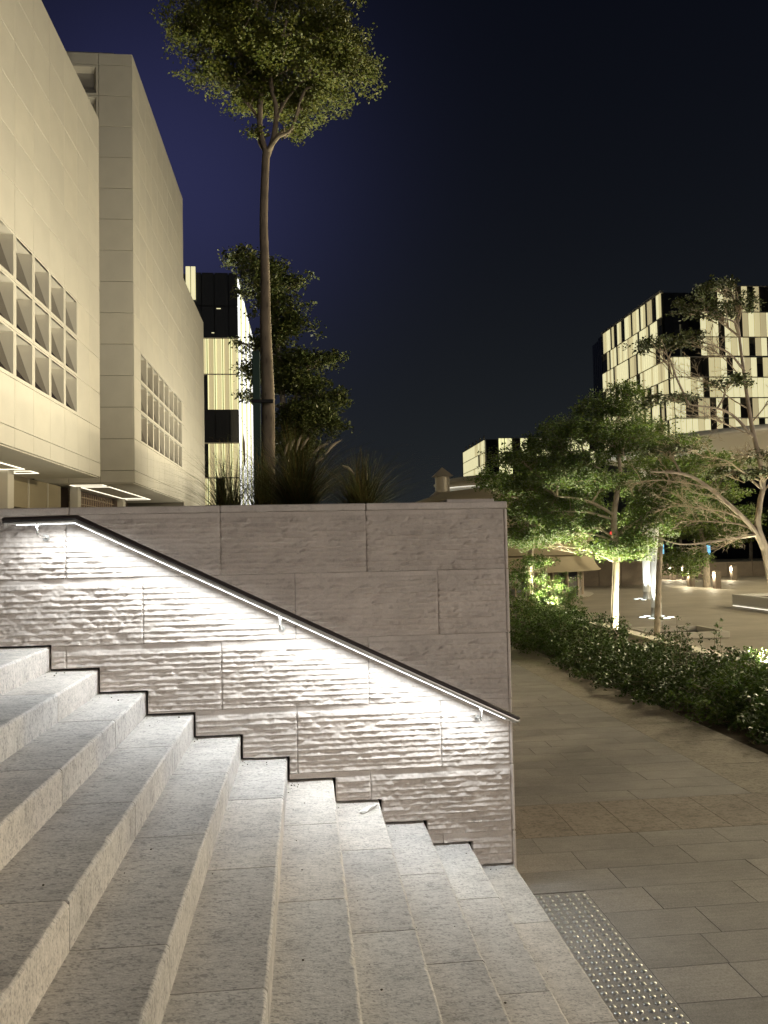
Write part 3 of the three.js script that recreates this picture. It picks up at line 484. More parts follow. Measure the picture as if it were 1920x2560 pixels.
for (const [i, [x, z, w]] of [[27.06, -50.5, 'beside the palm-like trunk, left of it'], [27.5, -47.6, 'in front of the palm-like trunk'], [30.57, -60.6, 'far left, by the low back wall'], [31.5, -60.2, 'second from left by the back wall'], [34.35, -57.4, 'rightmost, in front of the back wall']].entries()) {
  const t = thing('bollard', `square bollard with a lamp in one side, ${w}`, 'bollard', [x, PLAZA - .02, z], 'lamp bollards on the plaza');
  part('post', block(-.2, .22, 0, 1.25, -.2, .2, .015), M.concrete, t); part('lamp_lens', block(-.215, -.202, .85, 1.13, -.13, .13, 0), M.lampGlow, t);
  const l = new THREE.PointLight(new THREE.Color(1, .86, .6), 9, 0, 2); l.position.set(x - .3, PLAZA + .9, z); l.name = 'bollard_lamp'; l.castShadow = true; scene.add(l);
}
{ const t = thing('low_wall', 'long low grey wall closing the back of the plaza', 'wall', [0, PLAZA, -63]);
  for (let i = 0; i < 12; i++) part('wall_panel', block(25 + i * 2.4 + .01, 27.4 + i * 2.4 - .01, 0, 1.35, -.3, 0, .01, [i, 0, 0]), M.concrete, t);
  const t2 = thing('low_wall', 'short grey wall between the pavilion and the white columns', 'wall', [0, PLAZA, -53.5]);
  for (let i = 0; i < 4; i++) part('wall_panel', block(17.6 + i * 1.8 + .01, 19.4 + i * 1.8 - .01, 0, 1.9, -.3, 0, .01, [i, 0, 3]), M.concrete, t2); }
{ const t = thing('planter_bench', 'pale stone planter bench at the right edge with light under its lip', 'planter', [20.4, PLAZA, -33.2]);
  part('side', block(0, .3, .02, .62, 0, 7, .03), M.white, t); part('end', block(.31, 5, .02, .62, 0, .3, .03), M.white, t); part('soil', block(.31, 5, .1, .5, .31, 7, 0), M.soil, t); part('led_strip', block(-.03, -.004, .03, .06, .1, 6.9, 0), M.softLed, t); }
{ const t = thing('tree_pit', 'open dark rectangular tree pit with a pale rim on the plaza', 'tree pit', [12.0, PLAZA, -22.2]);
  part('rim', merge([block(-1.4, 1.4, 0, .22, .95, 1.1, .01), block(-1.4, 1.4, 0, .22, -1.1, -.95, .01), block(-1.4, -1.25, 0, .22, -.94, .94, .01), block(1.25, 1.4, 0, .22, -.94, .94, .01)]), M.offwhite, t); part('soil', block(-1.24, 1.24, 0, .03, -.94, .94, 0), M.soil, t); }
for (const [x, y, z, w] of [[36.6, 1.7, -66, 'right one'], [32.0, 1.85, -66, 'left one']]) { const t = thing('sign', `small glowing blue sign above the back wall, ${w}`, 'sign', [x, PLAZA, z], 'blue signs beyond the plaza'); part('post', block(-.05, .05, 0, y - PLAZA, -.05, .05, 0), M.frameDark, t); part('sign_face', block(-.4, .4, y - PLAZA - .9, y - PLAZA, .06, .12, .01), M.blueGlow, t); }
for (const [x, y, z, w, n] of [[28.2, 3.0, -68, 'left one', 1], [32.3, 3.3, -68, 'right one, with two lamps', 2]]) { const t = thing('traffic_light', `red traffic light far beyond the plaza, ${w}`, 'traffic light', [x, PLAZA, z], 'traffic lights beyond the plaza'); part('pole', new THREE.CylinderGeometry(.08, .08, y - PLAZA, 8).translate(0, (y - PLAZA) / 2, -.2), M.frameDark, t); part('housing', block(-.25, .25, y - PLAZA - 1.1, y - PLAZA + .35, -.2, 0, .02), M.frameDark, t); for (let i = 0; i < n; i++) part('signal_lamp', new THREE.SphereGeometry(.2, 12, 8).translate(0, y - PLAZA - i * .6, .02), M.redGlow, t); }
for (const [x, z, tx, tz, w] of [[33, -16, 17, -22, 'nearer'], [46, -40, 26, -46, 'farther'], [13, -12, 2.4, -9, 'nearest']]) {
  const t = thing('light_mast', `tall plaza light mast outside the right edge, ${w} one`, 'light mast', [x, PLAZA, z], 'plaza light masts'); part('pole', new THREE.CylinderGeometry(.09, .14, 10, 12).translate(0, 5, 0), M.frameDark, t); part('lamp_head', block(-.5, .3, 10, 10.15, -.25, .25, .02), M.frameDark, t); part('lamp_lens', block(-.45, .25, 9.985, 9.998, -.2, .2, 0), M.lampGlow, t);
  spot('mast_lamp', V(x - .1, PLAZA + 9.95, z), V(tx, PLAZA, tz), new THREE.Color(1, .85, .55), w === 'nearest' ? 400 : L.mast, 1.25, .6, w === 'nearest' ? 45 : 10);
}
// ---------------------------------------------------------------- plants
function foliage(seed, pads, o) {     // leaves in small clumps spread through flattened pads
  const rnd = mulberry(seed), gs = () => (rnd() + rnd() + rnd() - 1.5) * 1.15, pos = [], nor = [], col = [], idx = [], clumps = [];
  for (const [x, y, z, rx, ry, q = 1] of pads) { const n = Math.max(3, Math.round(o.n * q * rx * (rx * .8 + .2) * (ry + .12))), rz = Math.max(rx * (o.deep || .85), .1);
    for (let c = 0; c < n; c++) { let a, b, d, r; do { a = rnd() * 2 - 1; b = rnd() * 2 - 1; d = rnd() * 2 - 1; r = a * a + b * b + d * d; } while (r > 1 || r < (o.hollow || 0)); const k = 1 + (o.rag || .45) * n3(a * 2.6 + x * 3, d * 2.6 + z * 2, b * 2 + seed); const cx = x + a * rx * k, cy = y + b * ry * k - (a * a + d * d) * ry * .3, cz = z + d * rz * k; clumps.push(V(cx, cy, cz));
      const tone = .75 + rnd() * .5;
      for (let l = 0; l < o.per; l++) { const px = cx + gs() * o.cr, py = cy + gs() * o.cr * .7, pz = cz + gs() * o.cr, s = o.leaf * (.65 + rnd() * .7);
        const up = V(gs() * .9, 1, gs() * .9).normalize(), dir = V(rnd() - .5, (rnd() - .5) * .7, rnd() - .5).normalize(), side = dir.clone().cross(up).normalize(), nn = side.clone().cross(dir).normalize(), i0 = pos.length / 3, w = s * (o.wide || .30);
        for (const [t, e, f] of [[0, 0, 0], [.5, 1, .12], [1, 0, 0], [.5, -1, .12]]) { pos.push(px + dir.x * s * t + side.x * w * e + nn.x * s * f, py + dir.y * s * t + side.y * w * e + nn.y * s * f, pz + dir.z * s * t + side.z * w * e + nn.z * s * f); nor.push(nn.x, nn.y, nn.z); }
        const v = tone * (.8 + rnd() * .4), yl = .85 + rnd() * .35; for (let q2 = 0; q2 < 4; q2++) col.push(v * yl, v, v * (1.5 - yl * .6)); idx.push(i0, i0 + 1, i0 + 2, i0, i0 + 2, i0 + 3); } } }
  const g = new THREE.BufferGeometry(); g.setAttribute('position', new THREE.Float32BufferAttribute(pos, 3)); g.setAttribute('normal', new THREE.Float32BufferAttribute(nor, 3)); g.setAttribute('color', new THREE.Float32BufferAttribute(col, 3)); g.setIndex(idx); return [g, clumps];
}
function wander(a, b, bow, rnd, n = 3) { const pts = [a]; for (let i = 1; i < n; i++) { const t = i / n; pts.push(a.clone().lerp(b, t).add(V((rnd() - .5) * bow, bow * Math.sin(t * Math.PI) * .8 + (rnd() - .5) * bow * .5, (rnd() - .5) * bow))); } pts.push(b); return pts; }
function tree(name, label, base, o) {     // o: trunk [[x,y,z,r]...], pads, leaf settings
  const t = thing(name, label, 'tree', base, o.group), rnd = mulberry(o.seed), rel = p => V(p[0] - base[0], p[1] - base[1], p[2] - base[2]);
  const tk = o.trunk.map(rel); part('trunk', tube(tk, o.trunk.map(p => p[3]), 12, 8), o.bark || M.bark, t);
  for (const f of o.forks || []) part('limb', tube(f.map(rel), f.map(p => p[3]), 9, 7), o.bark || M.bark, t);
  const pads = o.pads.map(p => [p[0] - base[0], p[1] - base[1], p[2] - base[2] + (p[5] || 0), p[3], p[4], p[6] || 1]);
  const [g, clumps] = foliage(o.seed + 1, pads, o.leaves); part('crown', g, o.leafMat, t);
  const spine = []; for (const line of [tk, ...(o.forks || []).map(f => f.map(rel))]) { const c = new THREE.CatmullRomCurve3(line); for (let i = 0; i <= 14; i++) spine.push(c.getPoint(i / 14)); }
  const near = p => { let b = spine[0], bd = 1e9; for (const s of spine) { const dy = p.y - s.y, d = Math.hypot(s.x - p.x, s.z - p.z) + Math.abs(dy - .25) * 1.4 + (dy < 0 ? 1 : 0); if (d < bd) { bd = d; b = s; } } return b; };
  const tw = []; pads.forEach((p, i) => { const c = V(p[0], p[1] - p[4] * .3, p[2]), s = near(c); part('branch', tube(wander(s, c, .12, rnd), [.022 * (o.br || 1), .017 * (o.br || 1), .013 * (o.br || 1), .008 * (o.br || 1)], 6, 4), o.bark || M.bark, t);
    const mine = clumps.filter(q => Math.hypot(q.x - p[0], q.z - p[2]) < p[3] * 1.2 && Math.abs(q.y - p[1]) < p[4] * 1.5); const m = Math.min(mine.length, o.twigs ?? 9); for (let k = 0; k < m; k++) { const e = mine[Math.floor(rnd() * mine.length)], st = s.clone().lerp(c, .45 + rnd() * .5); tw.push(tube(wander(st, e, .06, rnd, 2), [.008 * (o.br || 1), .006 * (o.br || 1), .003], 4, 3)); } });
  if (o.bare) for (const b of o.bare) { const a = rel(b[0]), c = rel(b[1]); growTwigs(tw, a, c, b[2], rnd); }
  if (tw.length) tag(part('twigs', merge(tw), o.twigMat || M.twig, t), null, null, null, 'stuff');
  return t;
}
function growTwigs(out, a, c, r, rnd, depth = 0) {      // a bare bough that keeps dividing
  const pts = wander(a, c, a.distanceTo(c) * .08, rnd, 4); out.push(tube(pts, [r, r * .85, r * .68, r * .5, r * .3], depth ? 4 : 6, 3)); if (depth > 2) return;
  const curve = new THREE.CatmullRomCurve3(pts), len = a.distanceTo(c), n = depth === 0 ? 13 : depth === 1 ? 6 : 3, d = c.clone().sub(a).normalize();
  for (let i = 0; i < n; i++) { const s = curve.getPoint(.22 + .78 * rnd()), q = d.clone().multiplyScalar(.75).add(V((rnd() - .5) * 1.5, (rnd() - .42) * 1.1, (rnd() - .5) * 1.6)).normalize(); growTwigs(out, s, s.clone().addScaledVector(q, len * (.22 + rnd() * .26)), Math.max(.0028, r * .42), rnd, depth + 1); }
}
tree('tall_tree', 'tall single-trunked tree rising from the planter behind the wall', [-1.75, 2.38, -4.6], { seed: 301, leafMat: M.leafOlive, bark: M.barkDark,
  trunk: [[-1.75, 2.3, -4.6, .098], [-1.76, 3.2, -4.6, .087], [-1.75, 4.1, -4.6, .080], [-1.77, 5.0, -4.6, .069], [-1.765, 5.6, -4.6, .058], [-1.775, 6.3, -4.6, .051], [-1.745, 7.0, -4.6, .048], [-1.725, 7.22, -4.6, .051]],
  forks: [[[-1.73, 7.18, -4.6, .039], [-1.80, 7.45, -4.6, .036], [-1.80, 7.8, -4.62, .034], [-1.76, 8.3, -4.65, .028], [-1.84, 9.2, -4.7, .017]], [[-1.72, 7.15, -4.6, .039], [-1.63, 7.4, -4.58, .035], [-1.60, 7.75, -4.55, .031], [-1.66, 8.1, -4.5, .023], [-1.45, 8.8, -4.45, .014]], [[-1.71, 7.2, -4.58, .031], [-1.58, 7.34, -4.5, .027], [-1.42, 7.42, -4.45, .017], [-1.3, 7.75, -4.4, .011]], [[-1.62, 7.55, -4.57, .020], [-1.48, 7.8, -4.5, .016], [-1.2, 8.1, -4.4, .009]]],
  pads: [[-2.68, 8.80, -4.6, .30, .20], [-2.24, 8.51, -4.6, .45, .25, .2], [-1.74, 8.85, -4.6, .59, .30, -.3], [-2.23, 9.03, -4.6, .50, .25], [-1.54, 8.29, -4.6, .50, .24, .25], [-1.03, 8.88, -4.6, .54, .33, -.2], [-.79, 8.42, -4.6, .42, .20, .1], [-.50, 8.26, -4.6, .24, .10], [-1.05, 8.05, -4.6, .5, .2], [-1.85, 8.02, -4.6, .36, .16, -.2], [-1.55, 8.0, -4.9, .45, .16], [-2.35, 8.2, -4.6, .35, .16], [-1.43, 9.49, -4.6, .79, .30], [-2.23, 9.44, -4.6, .59, .25], [-1.84, 8.36, -4.6, .45, .18, -.3], [-1.33, 7.52, -4.6, .21, .09], [-1.86, 7.45, -4.6, .11, .05], [-1.25, 7.82, -4.6, .18, .08], [-2.02, 7.9, -4.6, .17, .08], [-.75, 8.7, -4.6, .3, .2]],
  leaves: { n: 1750, per: 30, cr: .088, leaf: .038, wide: .32, rag: .95 }, twigs: 7 });
{ const t = thing('tree_stake', 'dark green support stake strapped to the tall tree', 'stake', [-1.88, 2.38, -4.42]); part('board', block(-.045, .045, 0, 2.25, -.02, .02, .004), M.stakeGreen, t); part('strap', block(-.06, .2, 1.62, 1.66, -.03, .03, .004), M.strap, t); }
tree('layered_tree', 'darker tree in flat tiers farther back in the planter', [-1.7, 2.38, -13], { seed: 331, leafMat: M.leafDark,
  trunk: [[-1.7, 2.3, -13, .1], [-1.72, 4, -13, .085], [-1.8, 6, -13, .06], [-2.0, 8, -13, .04], [-2.1, 8.9, -13, .02]],
  pads: [[-2.71, 9.01, -13, .48, .17], [-2.17, 8.64, -13, .62, .24, .3], [-1.6, 8.46, -13, .45, .2], [-2.35, 8.45, -13, .42, .2, -.3], [-1.81, 7.80, -13, .55, .24], [-1.49, 7.52, -13, .38, .17], [-2.01, 7.05, -13, .55, .3], [-1.28, 6.59, -13, .65, .2], [-.79, 6.62, -13, .44, .11], [-1.65, 6.12, -13, .74, .3, .3], [-.92, 5.65, -13, .58, .22], [-.5, 5.8, -13, .25, .1], [-1.30, 5.19, -13, .83, .28], [-.62, 5.1, -13, .36, .1], [-2.38, 6.30, -13, .42, .2], [-2.57, 5.75, -13, .32, .1], [-1.5, 4.5, -13, .7, .25], [-2.9, 7.0, -13, .2, .06, 0, .5], [-2.0, 8.1, -13, .6, .2, .3], [-1.6, 7.3, -13, .6, .2], [-1.9, 6.5, -13, .75, .24, -.3], [-1.3, 6.0, -13, .7, .2], [-1.2, 5.4, -12.7, .7, .22], [-1.5, 4.9, -13.3, .8, .25]],
  leaves: { n: 380, per: 26, cr: .15, leaf: .085, rag: .8 }, twigs: 6, br: 1.3 });
function grassClump(label, x, z, n, h, spread, seed, plumes) {
  const t = thing('fountain_grass', label, 'ornamental grass', [x, 2.395, z], 'fountain grasses in the planter'), rnd = mulberry(seed), pos = [], nor = [], col = [], idx = [];
  for (let i = 0; i < n; i++) { const a = rnd() * 6.283, len = h * (.55 + rnd() * .6), lean = (.06 + Math.pow(rnd(), 1.4) * 1.25) * spread, bx = (rnd() - .5) * .16, bz = (rnd() - .5) * .16, w = .0022 + rnd() * .0022, dx = Math.cos(a), dz = Math.sin(a), i0 = pos.length / 3, v = .6 + rnd() * .9, dry = rnd() < .2 ? 1.6 : 1;
    for (let s = 0; s <= 5; s++) { const f = s / 5, out = lean * f * f * len * 1.1 + lean * f * .15, y = len * f * (1 - .35 * lean * f * f), ww = w * (1 - f * .85); for (const e of [-1, 1]) { pos.push(bx + dx * out - dz * ww * e, y, bz + dz * out + dx * ww * e); nor.push(dx * .6, .5, dz * .6); col.push(v * dry, v, v * .8); } if (s) { const k = i0 + s * 2; idx.push(k - 2, k - 1, k, k - 1, k + 1, k); } } }
  const g = new THREE.BufferGeometry(); g.setAttribute('position', new THREE.Float32BufferAttribute(pos, 3)); g.setAttribute('normal', new THREE.Float32BufferAttribute(nor, 3)); g.setAttribute('color', new THREE.Float32BufferAttribute(col, 3)); g.setIndex(idx); tag(part('blades', g, M.grass, t), null, null, null, 'stuff');
  for (const [px, py, qx, qy, zz = 0] of plumes) { const A = V(px - x, py - 2.395, zz), B = V(qx - x, qy - 2.395, zz), m = A.clone().lerp(B, .5).add(V(0, A.distanceTo(B) * .12, 0));
    const p = part('plume', tube([A, m, B], [.006, .013, .003], 7, 5), M.plume, t); const br = []; const cv = new THREE.CatmullRomCurve3([A, m, B]);
    const s = new Soup(); for (let i = 0; i < 90; i++) { const c = cv.getPoint(rnd()), d = V(rnd() - .5, rnd() - .5, rnd() - .5).normalize().multiplyScalar(.022).add(B.clone().sub(A).normalize().multiplyScalar(.012)), e = c.clone().add(d); s.tri([c.x, c.y, c.z], [c.x + .0016, c.y, c.z], [e.x, e.y, e.z]); } part('bristles', s.geo(), M.plume, p);
    const stem = tube([V((rnd() - .5) * .05, .1, 0), A.clone().multiplyScalar(.5).add(V(0, .12, 0)), A], [.002, .002, .0015], 4, 5); part('stem', stem, M.grass2, p); }
}
M.grass2 = std([.12, .12, .05], .8);
grassClump('big dark clump of fountain grass with pale plumes beside the tall tree', -1.38, -1.65, 1500, .86, .9, 401, [[-1.44, 3.08, -1.40, 3.17], [-1.39, 3.06, -1.345, 3.2], [-1.35, 3.08, -1.28, 3.18], [-1.24, 3.05, -1.12, 3.13], [-1.14, 3.04, -1.00, 3.16], [-1.25, 2.94, -1.15, 3.01], [-1.49, 3.03, -1.455, 3.14], [-1.00, 2.93, -.90, 2.86, .1]]);
grassClump('looser greener clump of fountain grass at the right end of the planter', -.83, -1.7, 900, .66, 1, 411, [[-.78, 2.82, -.785, 2.9]]);
grassClump('thin wispy clump of fountain grass in front of the glowing panels', -1.98, -1.8, 420, .75, 1, 421, []);
grassClump('clump of grass at the foot of the tall tree trunk', -1.68, -2.1, 560, .72, .55, 431, [[-1.86, 3.0, -1.87, 3.28]]);
// plaza trees in the bed beside the walk, each with its uplight
function uplight(label, p, target, k = 1, ang = .95) { const t = thing('ground_uplight', label, 'light', p, 'uplights in the planting'); part('housing', new THREE.CylinderGeometry(.07, .08, .12, 16).translate(0, .06, 0), M.frameDark, t); part('lamp_lens', new THREE.CylinderGeometry(.055, .055, .008, 16).translate(0, .125, 0), M.softLed, t); spot('tree_uplight', V(p[0], p[1] + .15, p[2]), target, new THREE.Color(1, .95, .68), L.tree * k, ang, .8, 2); }
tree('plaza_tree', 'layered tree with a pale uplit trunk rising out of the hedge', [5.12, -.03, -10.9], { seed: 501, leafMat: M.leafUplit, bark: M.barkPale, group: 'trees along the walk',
  trunk: [[5.12, -.1, -10.9, .085], [5.13, .5, -10.9, .078], [5.17, 1.2, -10.9, .07], [5.21, 1.9, -10.9, .066], [5.19, 2.7, -10.9, .06], [5.28, 3.3, -10.9, .056], [5.36, 3.8, -10.9, .04], [5.3, 4.6, -10.9, .03], [5.5, 5.2, -10.9, .018]],
  forks: [[[5.28, 3.25, -10.9, .04], [5.1, 3.6, -10.9, .034], [4.6, 4.0, -10.9, .02]], [[5.2, 2.8, -10.9, .035], [4.6, 3.1, -10.8, .026], [3.9, 3.2, -10.7, .015]], [[5.2, 2.3, -10.9, .035], [5.6, 2.6, -10.9, .026], [6.2, 3.0, -10.9, .014]]],
  pads: [[5.25, 2.02, -10.9, .6, .18, .3], [5.65, 2.3, -10.9, .55, .22], [4.75, 2.15, -10.9, .38, .13], [3.51, 2.97, -10.9, .58, .3], [4.38, 3.13, -10.9, .65, .33, -.3], [4.23, 3.98, -10.9, .90, .2], [3.72, 4.32, -10.9, .69, .17], [5.46, 4.22, -10.9, .73, .16], [4.42, 4.65, -10.9, .90, .18], [5.14, 5.08, -10.9, .85, .2], [5.55, 5.45, -10.9, .5, .17], [5.84, 4.73, -10.9, .57, .15], [6.31, 3.10, -10.9, .73, .3], [5.94, 2.68, -10.9, .49, .2], [3.9, 2.45, -10.9, .6, .18, .2], [6.6, 3.8, -10.9, .7, .18], [3.3, 3.5, -10.9, .7, .22, -.4], [4.0, 3.6, -10.9, .8, .25, .5], [4.9, 3.5, -10.9, .7, .22, .4], [3.4, 2.3, -11.2, .5, .2], [4.9, 2.7, -10.9, .6, .22, -.5], [5.0, 4.5, -10.9, .9, .2, .4], [3.2, 4.05, -10.9, .6, .16], [5.9, 3.5, -10.9, .7, .2, -.4], [4.3, 2.6, -11.3, .6, .2]],
  leaves: { n: 760, per: 28, cr: .12, leaf: .054, rag: .75 }, twigs: 14, br: 1.2 });
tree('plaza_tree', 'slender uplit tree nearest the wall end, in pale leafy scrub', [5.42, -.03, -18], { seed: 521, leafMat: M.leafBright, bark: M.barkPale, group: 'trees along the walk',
  trunk: [[5.42, -.1, -18, .1], [5.41, 1.5, -18, .085], [5.5, 2.2, -18, .075], [5.58, 2.8, -18, .06], [5.6, 3.6, -18, .04], [5.6, 4.6, -18, .02]], forks: [[[5.55, 2.5, -18, .05], [5.2, 3.0, -18, .04], [4.7, 3.3, -18, .02]], [[5.57, 2.7, -18, .045], [5.9, 3.3, -18, .03], [6.3, 3.6, -18, .015]]],
  pads: [[5.55, 4.0, -18, .9, .45], [5.0, 2.7, -18, .5, .35], [6.13, 2.56, -18, .71, .3], [5.48, 1.75, -18, .5, .2, .4], [4.9, 1.3, -18, .4, .2, .3], [5.69, 4.7, -18, .8, .35], [4.7, 3.4, -18, .7, .4], [6.4, 3.5, -18, .8, .4], [5.5, 3.2, -18, .9, .4, .5], [4.3, 2.4, -18, .6, .35], [6.9, 2.8, -18, .7, .35], [7.4, 3.6, -18.5, .8, .4], [4.4, 4.2, -18, .7, .35]],
  leaves: { n: 260, per: 26, cr: .14, leaf: .08 }, twigs: 10, br: 1.4 });
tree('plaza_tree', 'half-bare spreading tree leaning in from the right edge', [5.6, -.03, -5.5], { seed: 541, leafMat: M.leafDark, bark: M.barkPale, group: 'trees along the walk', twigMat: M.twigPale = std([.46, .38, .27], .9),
  trunk: [[5.6, -.1, -5.5, .08], [5.39, 1.02, -5.5, .068], [5.22, 2.02, -5.5, .055], [5.12, 2.4, -5.5, .044], [5.16, 2.75, -5.5, .038], [5.22, 3.1, -5.5, .034], [5.08, 3.9, -5.5, .028], [4.98, 4.8, -5.5, .021], [4.92, 5.6, -5.5, .014]],
  forks: [[[5.2, 2.08, -5.5, .045], [4.98, 2.44, -5.48, .036], [4.39, 2.96, -5.45, .026], [4.0, 3.16, -5.4, .022], [3.5, 3.2, -5.35, .01]], [[5.14, 2.3, -5.5, .03], [4.6, 2.24, -5.4, .018], [3.9, 2.18, -5.3, .01], [3.4, 2.3, -5.2, .005]], [[5.1, 3.7, -5.5, .025], [4.7, 4.05, -5.45, .018], [4.1, 4.15, -5.4, .008]]],
  pads: [[4.63, 5.88, -5.5, .38, .1], [4.25, 5.58, -5.5, .30, .13], [3.69, 5.05, -5.5, .47, .07], [4.17, 5.12, -5.5, .32, .1], [4.43, 5.42, -5.5, .27, .12, .3], [4.98, 5.66, -5.5, .32, .15], [5.06, 3.14, -5.5, .27, .08, .3], [4.82, 3.20, -5.5, .3, .08, -.3], [5.2, 3.42, -5.5, .22, .08], [4.0, 4.3, -5.5, .45, .07, -.2], [4.6, 4.45, -5.5, .35, .07, .3], [3.9, 3.55, -5.5, .4, .07, -.2]],
  bare: [[[5.13, 2.33, -5.5], [4.0, 2.5, -5.4], .014], [[4.9, 2.5, -5.48], [3.85, 2.72, -5.6], .012], [[4.4, 2.95, -5.45], [3.35, 3.05, -5.5], .012], [[5.14, 2.28, -5.5], [4.3, 2.05, -5.3], .010], [[4.7, 2.7, -5.46], [3.9, 2.9, -5.1], .011], [[5.2, 3.05, -5.5], [4.2, 3.5, -5.6], .012], [[5.1, 3.7, -5.5], [4.0, 3.95, -5.3], .012], [[5.05, 4.1, -5.5], [4.1, 4.6, -5.6], .011], [[5.0, 4.5, -5.5], [4.3, 4.95, -5.3], .010], [[5.15, 2.8, -5.5], [5.9, 3.5, -5.4], .012], [[5.08, 3.9, -5.5], [5.8, 4.5, -5.6], .011], [[5.1, 3.4, -5.5], [4.5, 3.3, -5.0], .011]],
  leaves: { n: 900, per: 24, cr: .06, leaf: .045 }, twigs: 14, br: .8 });
tree('plaza_tree', 'dense dark-leaved tree between the pale trunk and the half-bare tree', [8.1, PLAZA - .03, -15.5], { seed: 551, leafMat: M.leafUplit, bark: M.bark, group: 'trees along the walk',
  trunk: [[8.1, PLAZA - .1, -15.5, .09], [8.3, 1.5, -15.5, .075], [8.4, 2.8, -15.5, .06], [8.2, 4.2, -15.5, .03], [7.9, 4.9, -15.5, .015]],
  pads: [[8.38, 3.13, -15.5, 0.95, 0.32], [9.41, 2.89, -15.5, 0.95, 0.35], [8.98, 3.78, -15.5, 1.05, 0.32], [10.02, 3.55, -15.5, 0.84, 0.32], [8.32, 4.45, -15.5, 0.95, 0.24], [7.88, 5.12, -15.5, 0.84, 0.22], [8.91, 4.89, -15.5, 0.84, 0.24], [10.40, 4.32, -15.5, 0.74, 0.28], [10.69, 2.87, -15.5, 0.63, 0.28], [9.70, 4.44, -15.5, 0.74, 0.24]], leaves: { n: 330, per: 26, cr: .13, leaf: .075 }, twigs: 10, br: 1.3 });
tree('plaza_tree', 'bright green drooping tree beyond the white columns', [27.8, PLAZA - .03, -49.6], { seed: 561, leafMat: M.leafUplit, group: 'trees along the walk',
  trunk: [[27.8, PLAZA - .1, -49.6, .27], [27.8, .2, -49.6, .25], [27.6, 2.4, -49.6, .18], [27, 4.5, -49.6, .1]],
  pads: [[26.5, 1.07, -49.6, 1.9, .7], [25.9, .1, -49.6, 1.3, .45], [24.2, 5.8, -49.6, 2.4, 1.1], [27.2, 4.8, -49.6, 2.4, 1.1], [29, 2.8, -49.6, 1.9, .9], [25.6, 3.7, -49.6, 2.1, 1]], leaves: { n: 44, per: 26, cr: .33, leaf: .18 }, twigs: 6, br: 2.5 });
for (const [i, [x, z, s, w]] of [[31, -70, 1, 'left of the blue signs'], [37, -72, 1.15, 'right of the blue signs'], [44, -71, 1.1, 'at the right edge'], [24, -76, 1.2, 'behind the round canopy']].entries()) tree('street_tree', `dark round-headed tree beyond the low back wall, ${w}`, [x, PLAZA - .02, z], { seed: 601 + i * 9, leafMat: M.leafDark, group: 'dark trees beyond the plaza', trunk: [[x, PLAZA - .1, z, .2], [x + .1, 1.6, z, .16], [x, 3.5, z, .08]], pads: [[x, 3.2 * s, z, 2.4, 1.1], [x - 1.3, 2.6 * s, z, 1.6, .8], [x + 1.4, 2.8 * s, z, 1.6, .8], [x, 4.4 * s, z, 1.8, .8]], leaves: { n: 40, per: 24, cr: .4, leaf: .26 }, twigs: 4, br: 3 });
function shrub(label, x, z, r, h, n, seed, mat, leaf = .05, sprigs = 0) {
  const t = thing('shrub', label, 'shrub', [x, -.03, z], 'shrubs in the bed beside the walk'), rnd = mulberry(seed), pads = [[0, h * .48, 0, r, h * .5], [-r * .45, h * .3, r * .2, r * .65, h * .32], [r * .3, h * .62, -.1, r * .6, h * .36], [-r * .1, h * .25, r * .6, r * .55, h * .26], [-r * .6, h * .2, -r * .4, r * .5, h * .22]];
  const [g, cl] = foliage(seed, pads, { n: n * 2.6, per: 22, cr: .085, leaf, wide: .3, hollow: .1 }); part('foliage', g, mat, t);
  const st = []; for (let i = 0; i < 14; i++) { const e = cl[Math.floor(rnd() * cl.length)]; st.push(tube(wander(V((rnd() - .5) * .2, 0, (rnd() - .5) * .2), e, .08, rnd, 2), [.009, .006, .003], 5, 3)); }
  for (let i = 0; i < sprigs; i++) { const a = V((rnd() - .5) * r * 1.1, h * .7, (rnd() - .5) * r * .8), e = a.clone().add(V((rnd() - .5) * .12, .3 + rnd() * .35, (rnd() - .5) * .12)); st.push(tube([a, a.clone().lerp(e, .5), e], [.004, .003, .002], 4, 3)); const [sg] = foliage(seed + 50 + i, seq(0, .2, 5).map(q => { const c = a.clone().lerp(e, q); return [c.x, c.y, c.z, .012, .02]; }), { n: 1, per: 6, cr: .014, leaf: .03, wide: .32 }); tag(part('sprig', sg, mat, t), null, null, null, 'stuff'); }
  part('stems', merge(st), M.twig, t);
}
[[4.1, -12.2, .85, .8, 'farthest shrub of the hedge, nearest the wall end'], [4.2, -10.8, .85, .92, 'full dark shrub left of the pale trunk'], [4.4, -9.5, .8, .88, 'shrub at the foot of the pale trunk'], [4.2, -8.3, .8, .66, 'low shrub right of the pale trunk'], [4.15, -7.2, .78, .66, 'dense dark shrub in the middle of the hedge'], [4.2, -6.2, .75, .72, 'shrub with a sprig rising above the tree pit', 3], [4.35, -5.3, .75, .82, 'shrub with tall upright leafy shoots', 14], [4.5, -4.4, .8, .74, 'bright-leaved shrub spilling onto the walk'], [4.75, -3.6, .85, .78, 'shrub at the right edge of the view'], [4.6, -2.6, .8, .7, 'nearest shrub, cut off by the right edge of the view'], [5.3, -9.2, .6, .55, 'small shrub behind the pale trunk'], [5.4, -6.6, .7, .6, 'shrub at the back of the bed by the kerb'], [5.5, -4.6, .8, .75, 'back shrub under the half-bare tree']].forEach(([x, z, r, h, l, sp], i) => shrub(`${l}`, i < 10 ? x - .26 : x, z, r * 1.08, h * .98, 110, 701 + i * 13, i === 7 ? M.leafBright : M.leafShrub, .052, sp || 0));
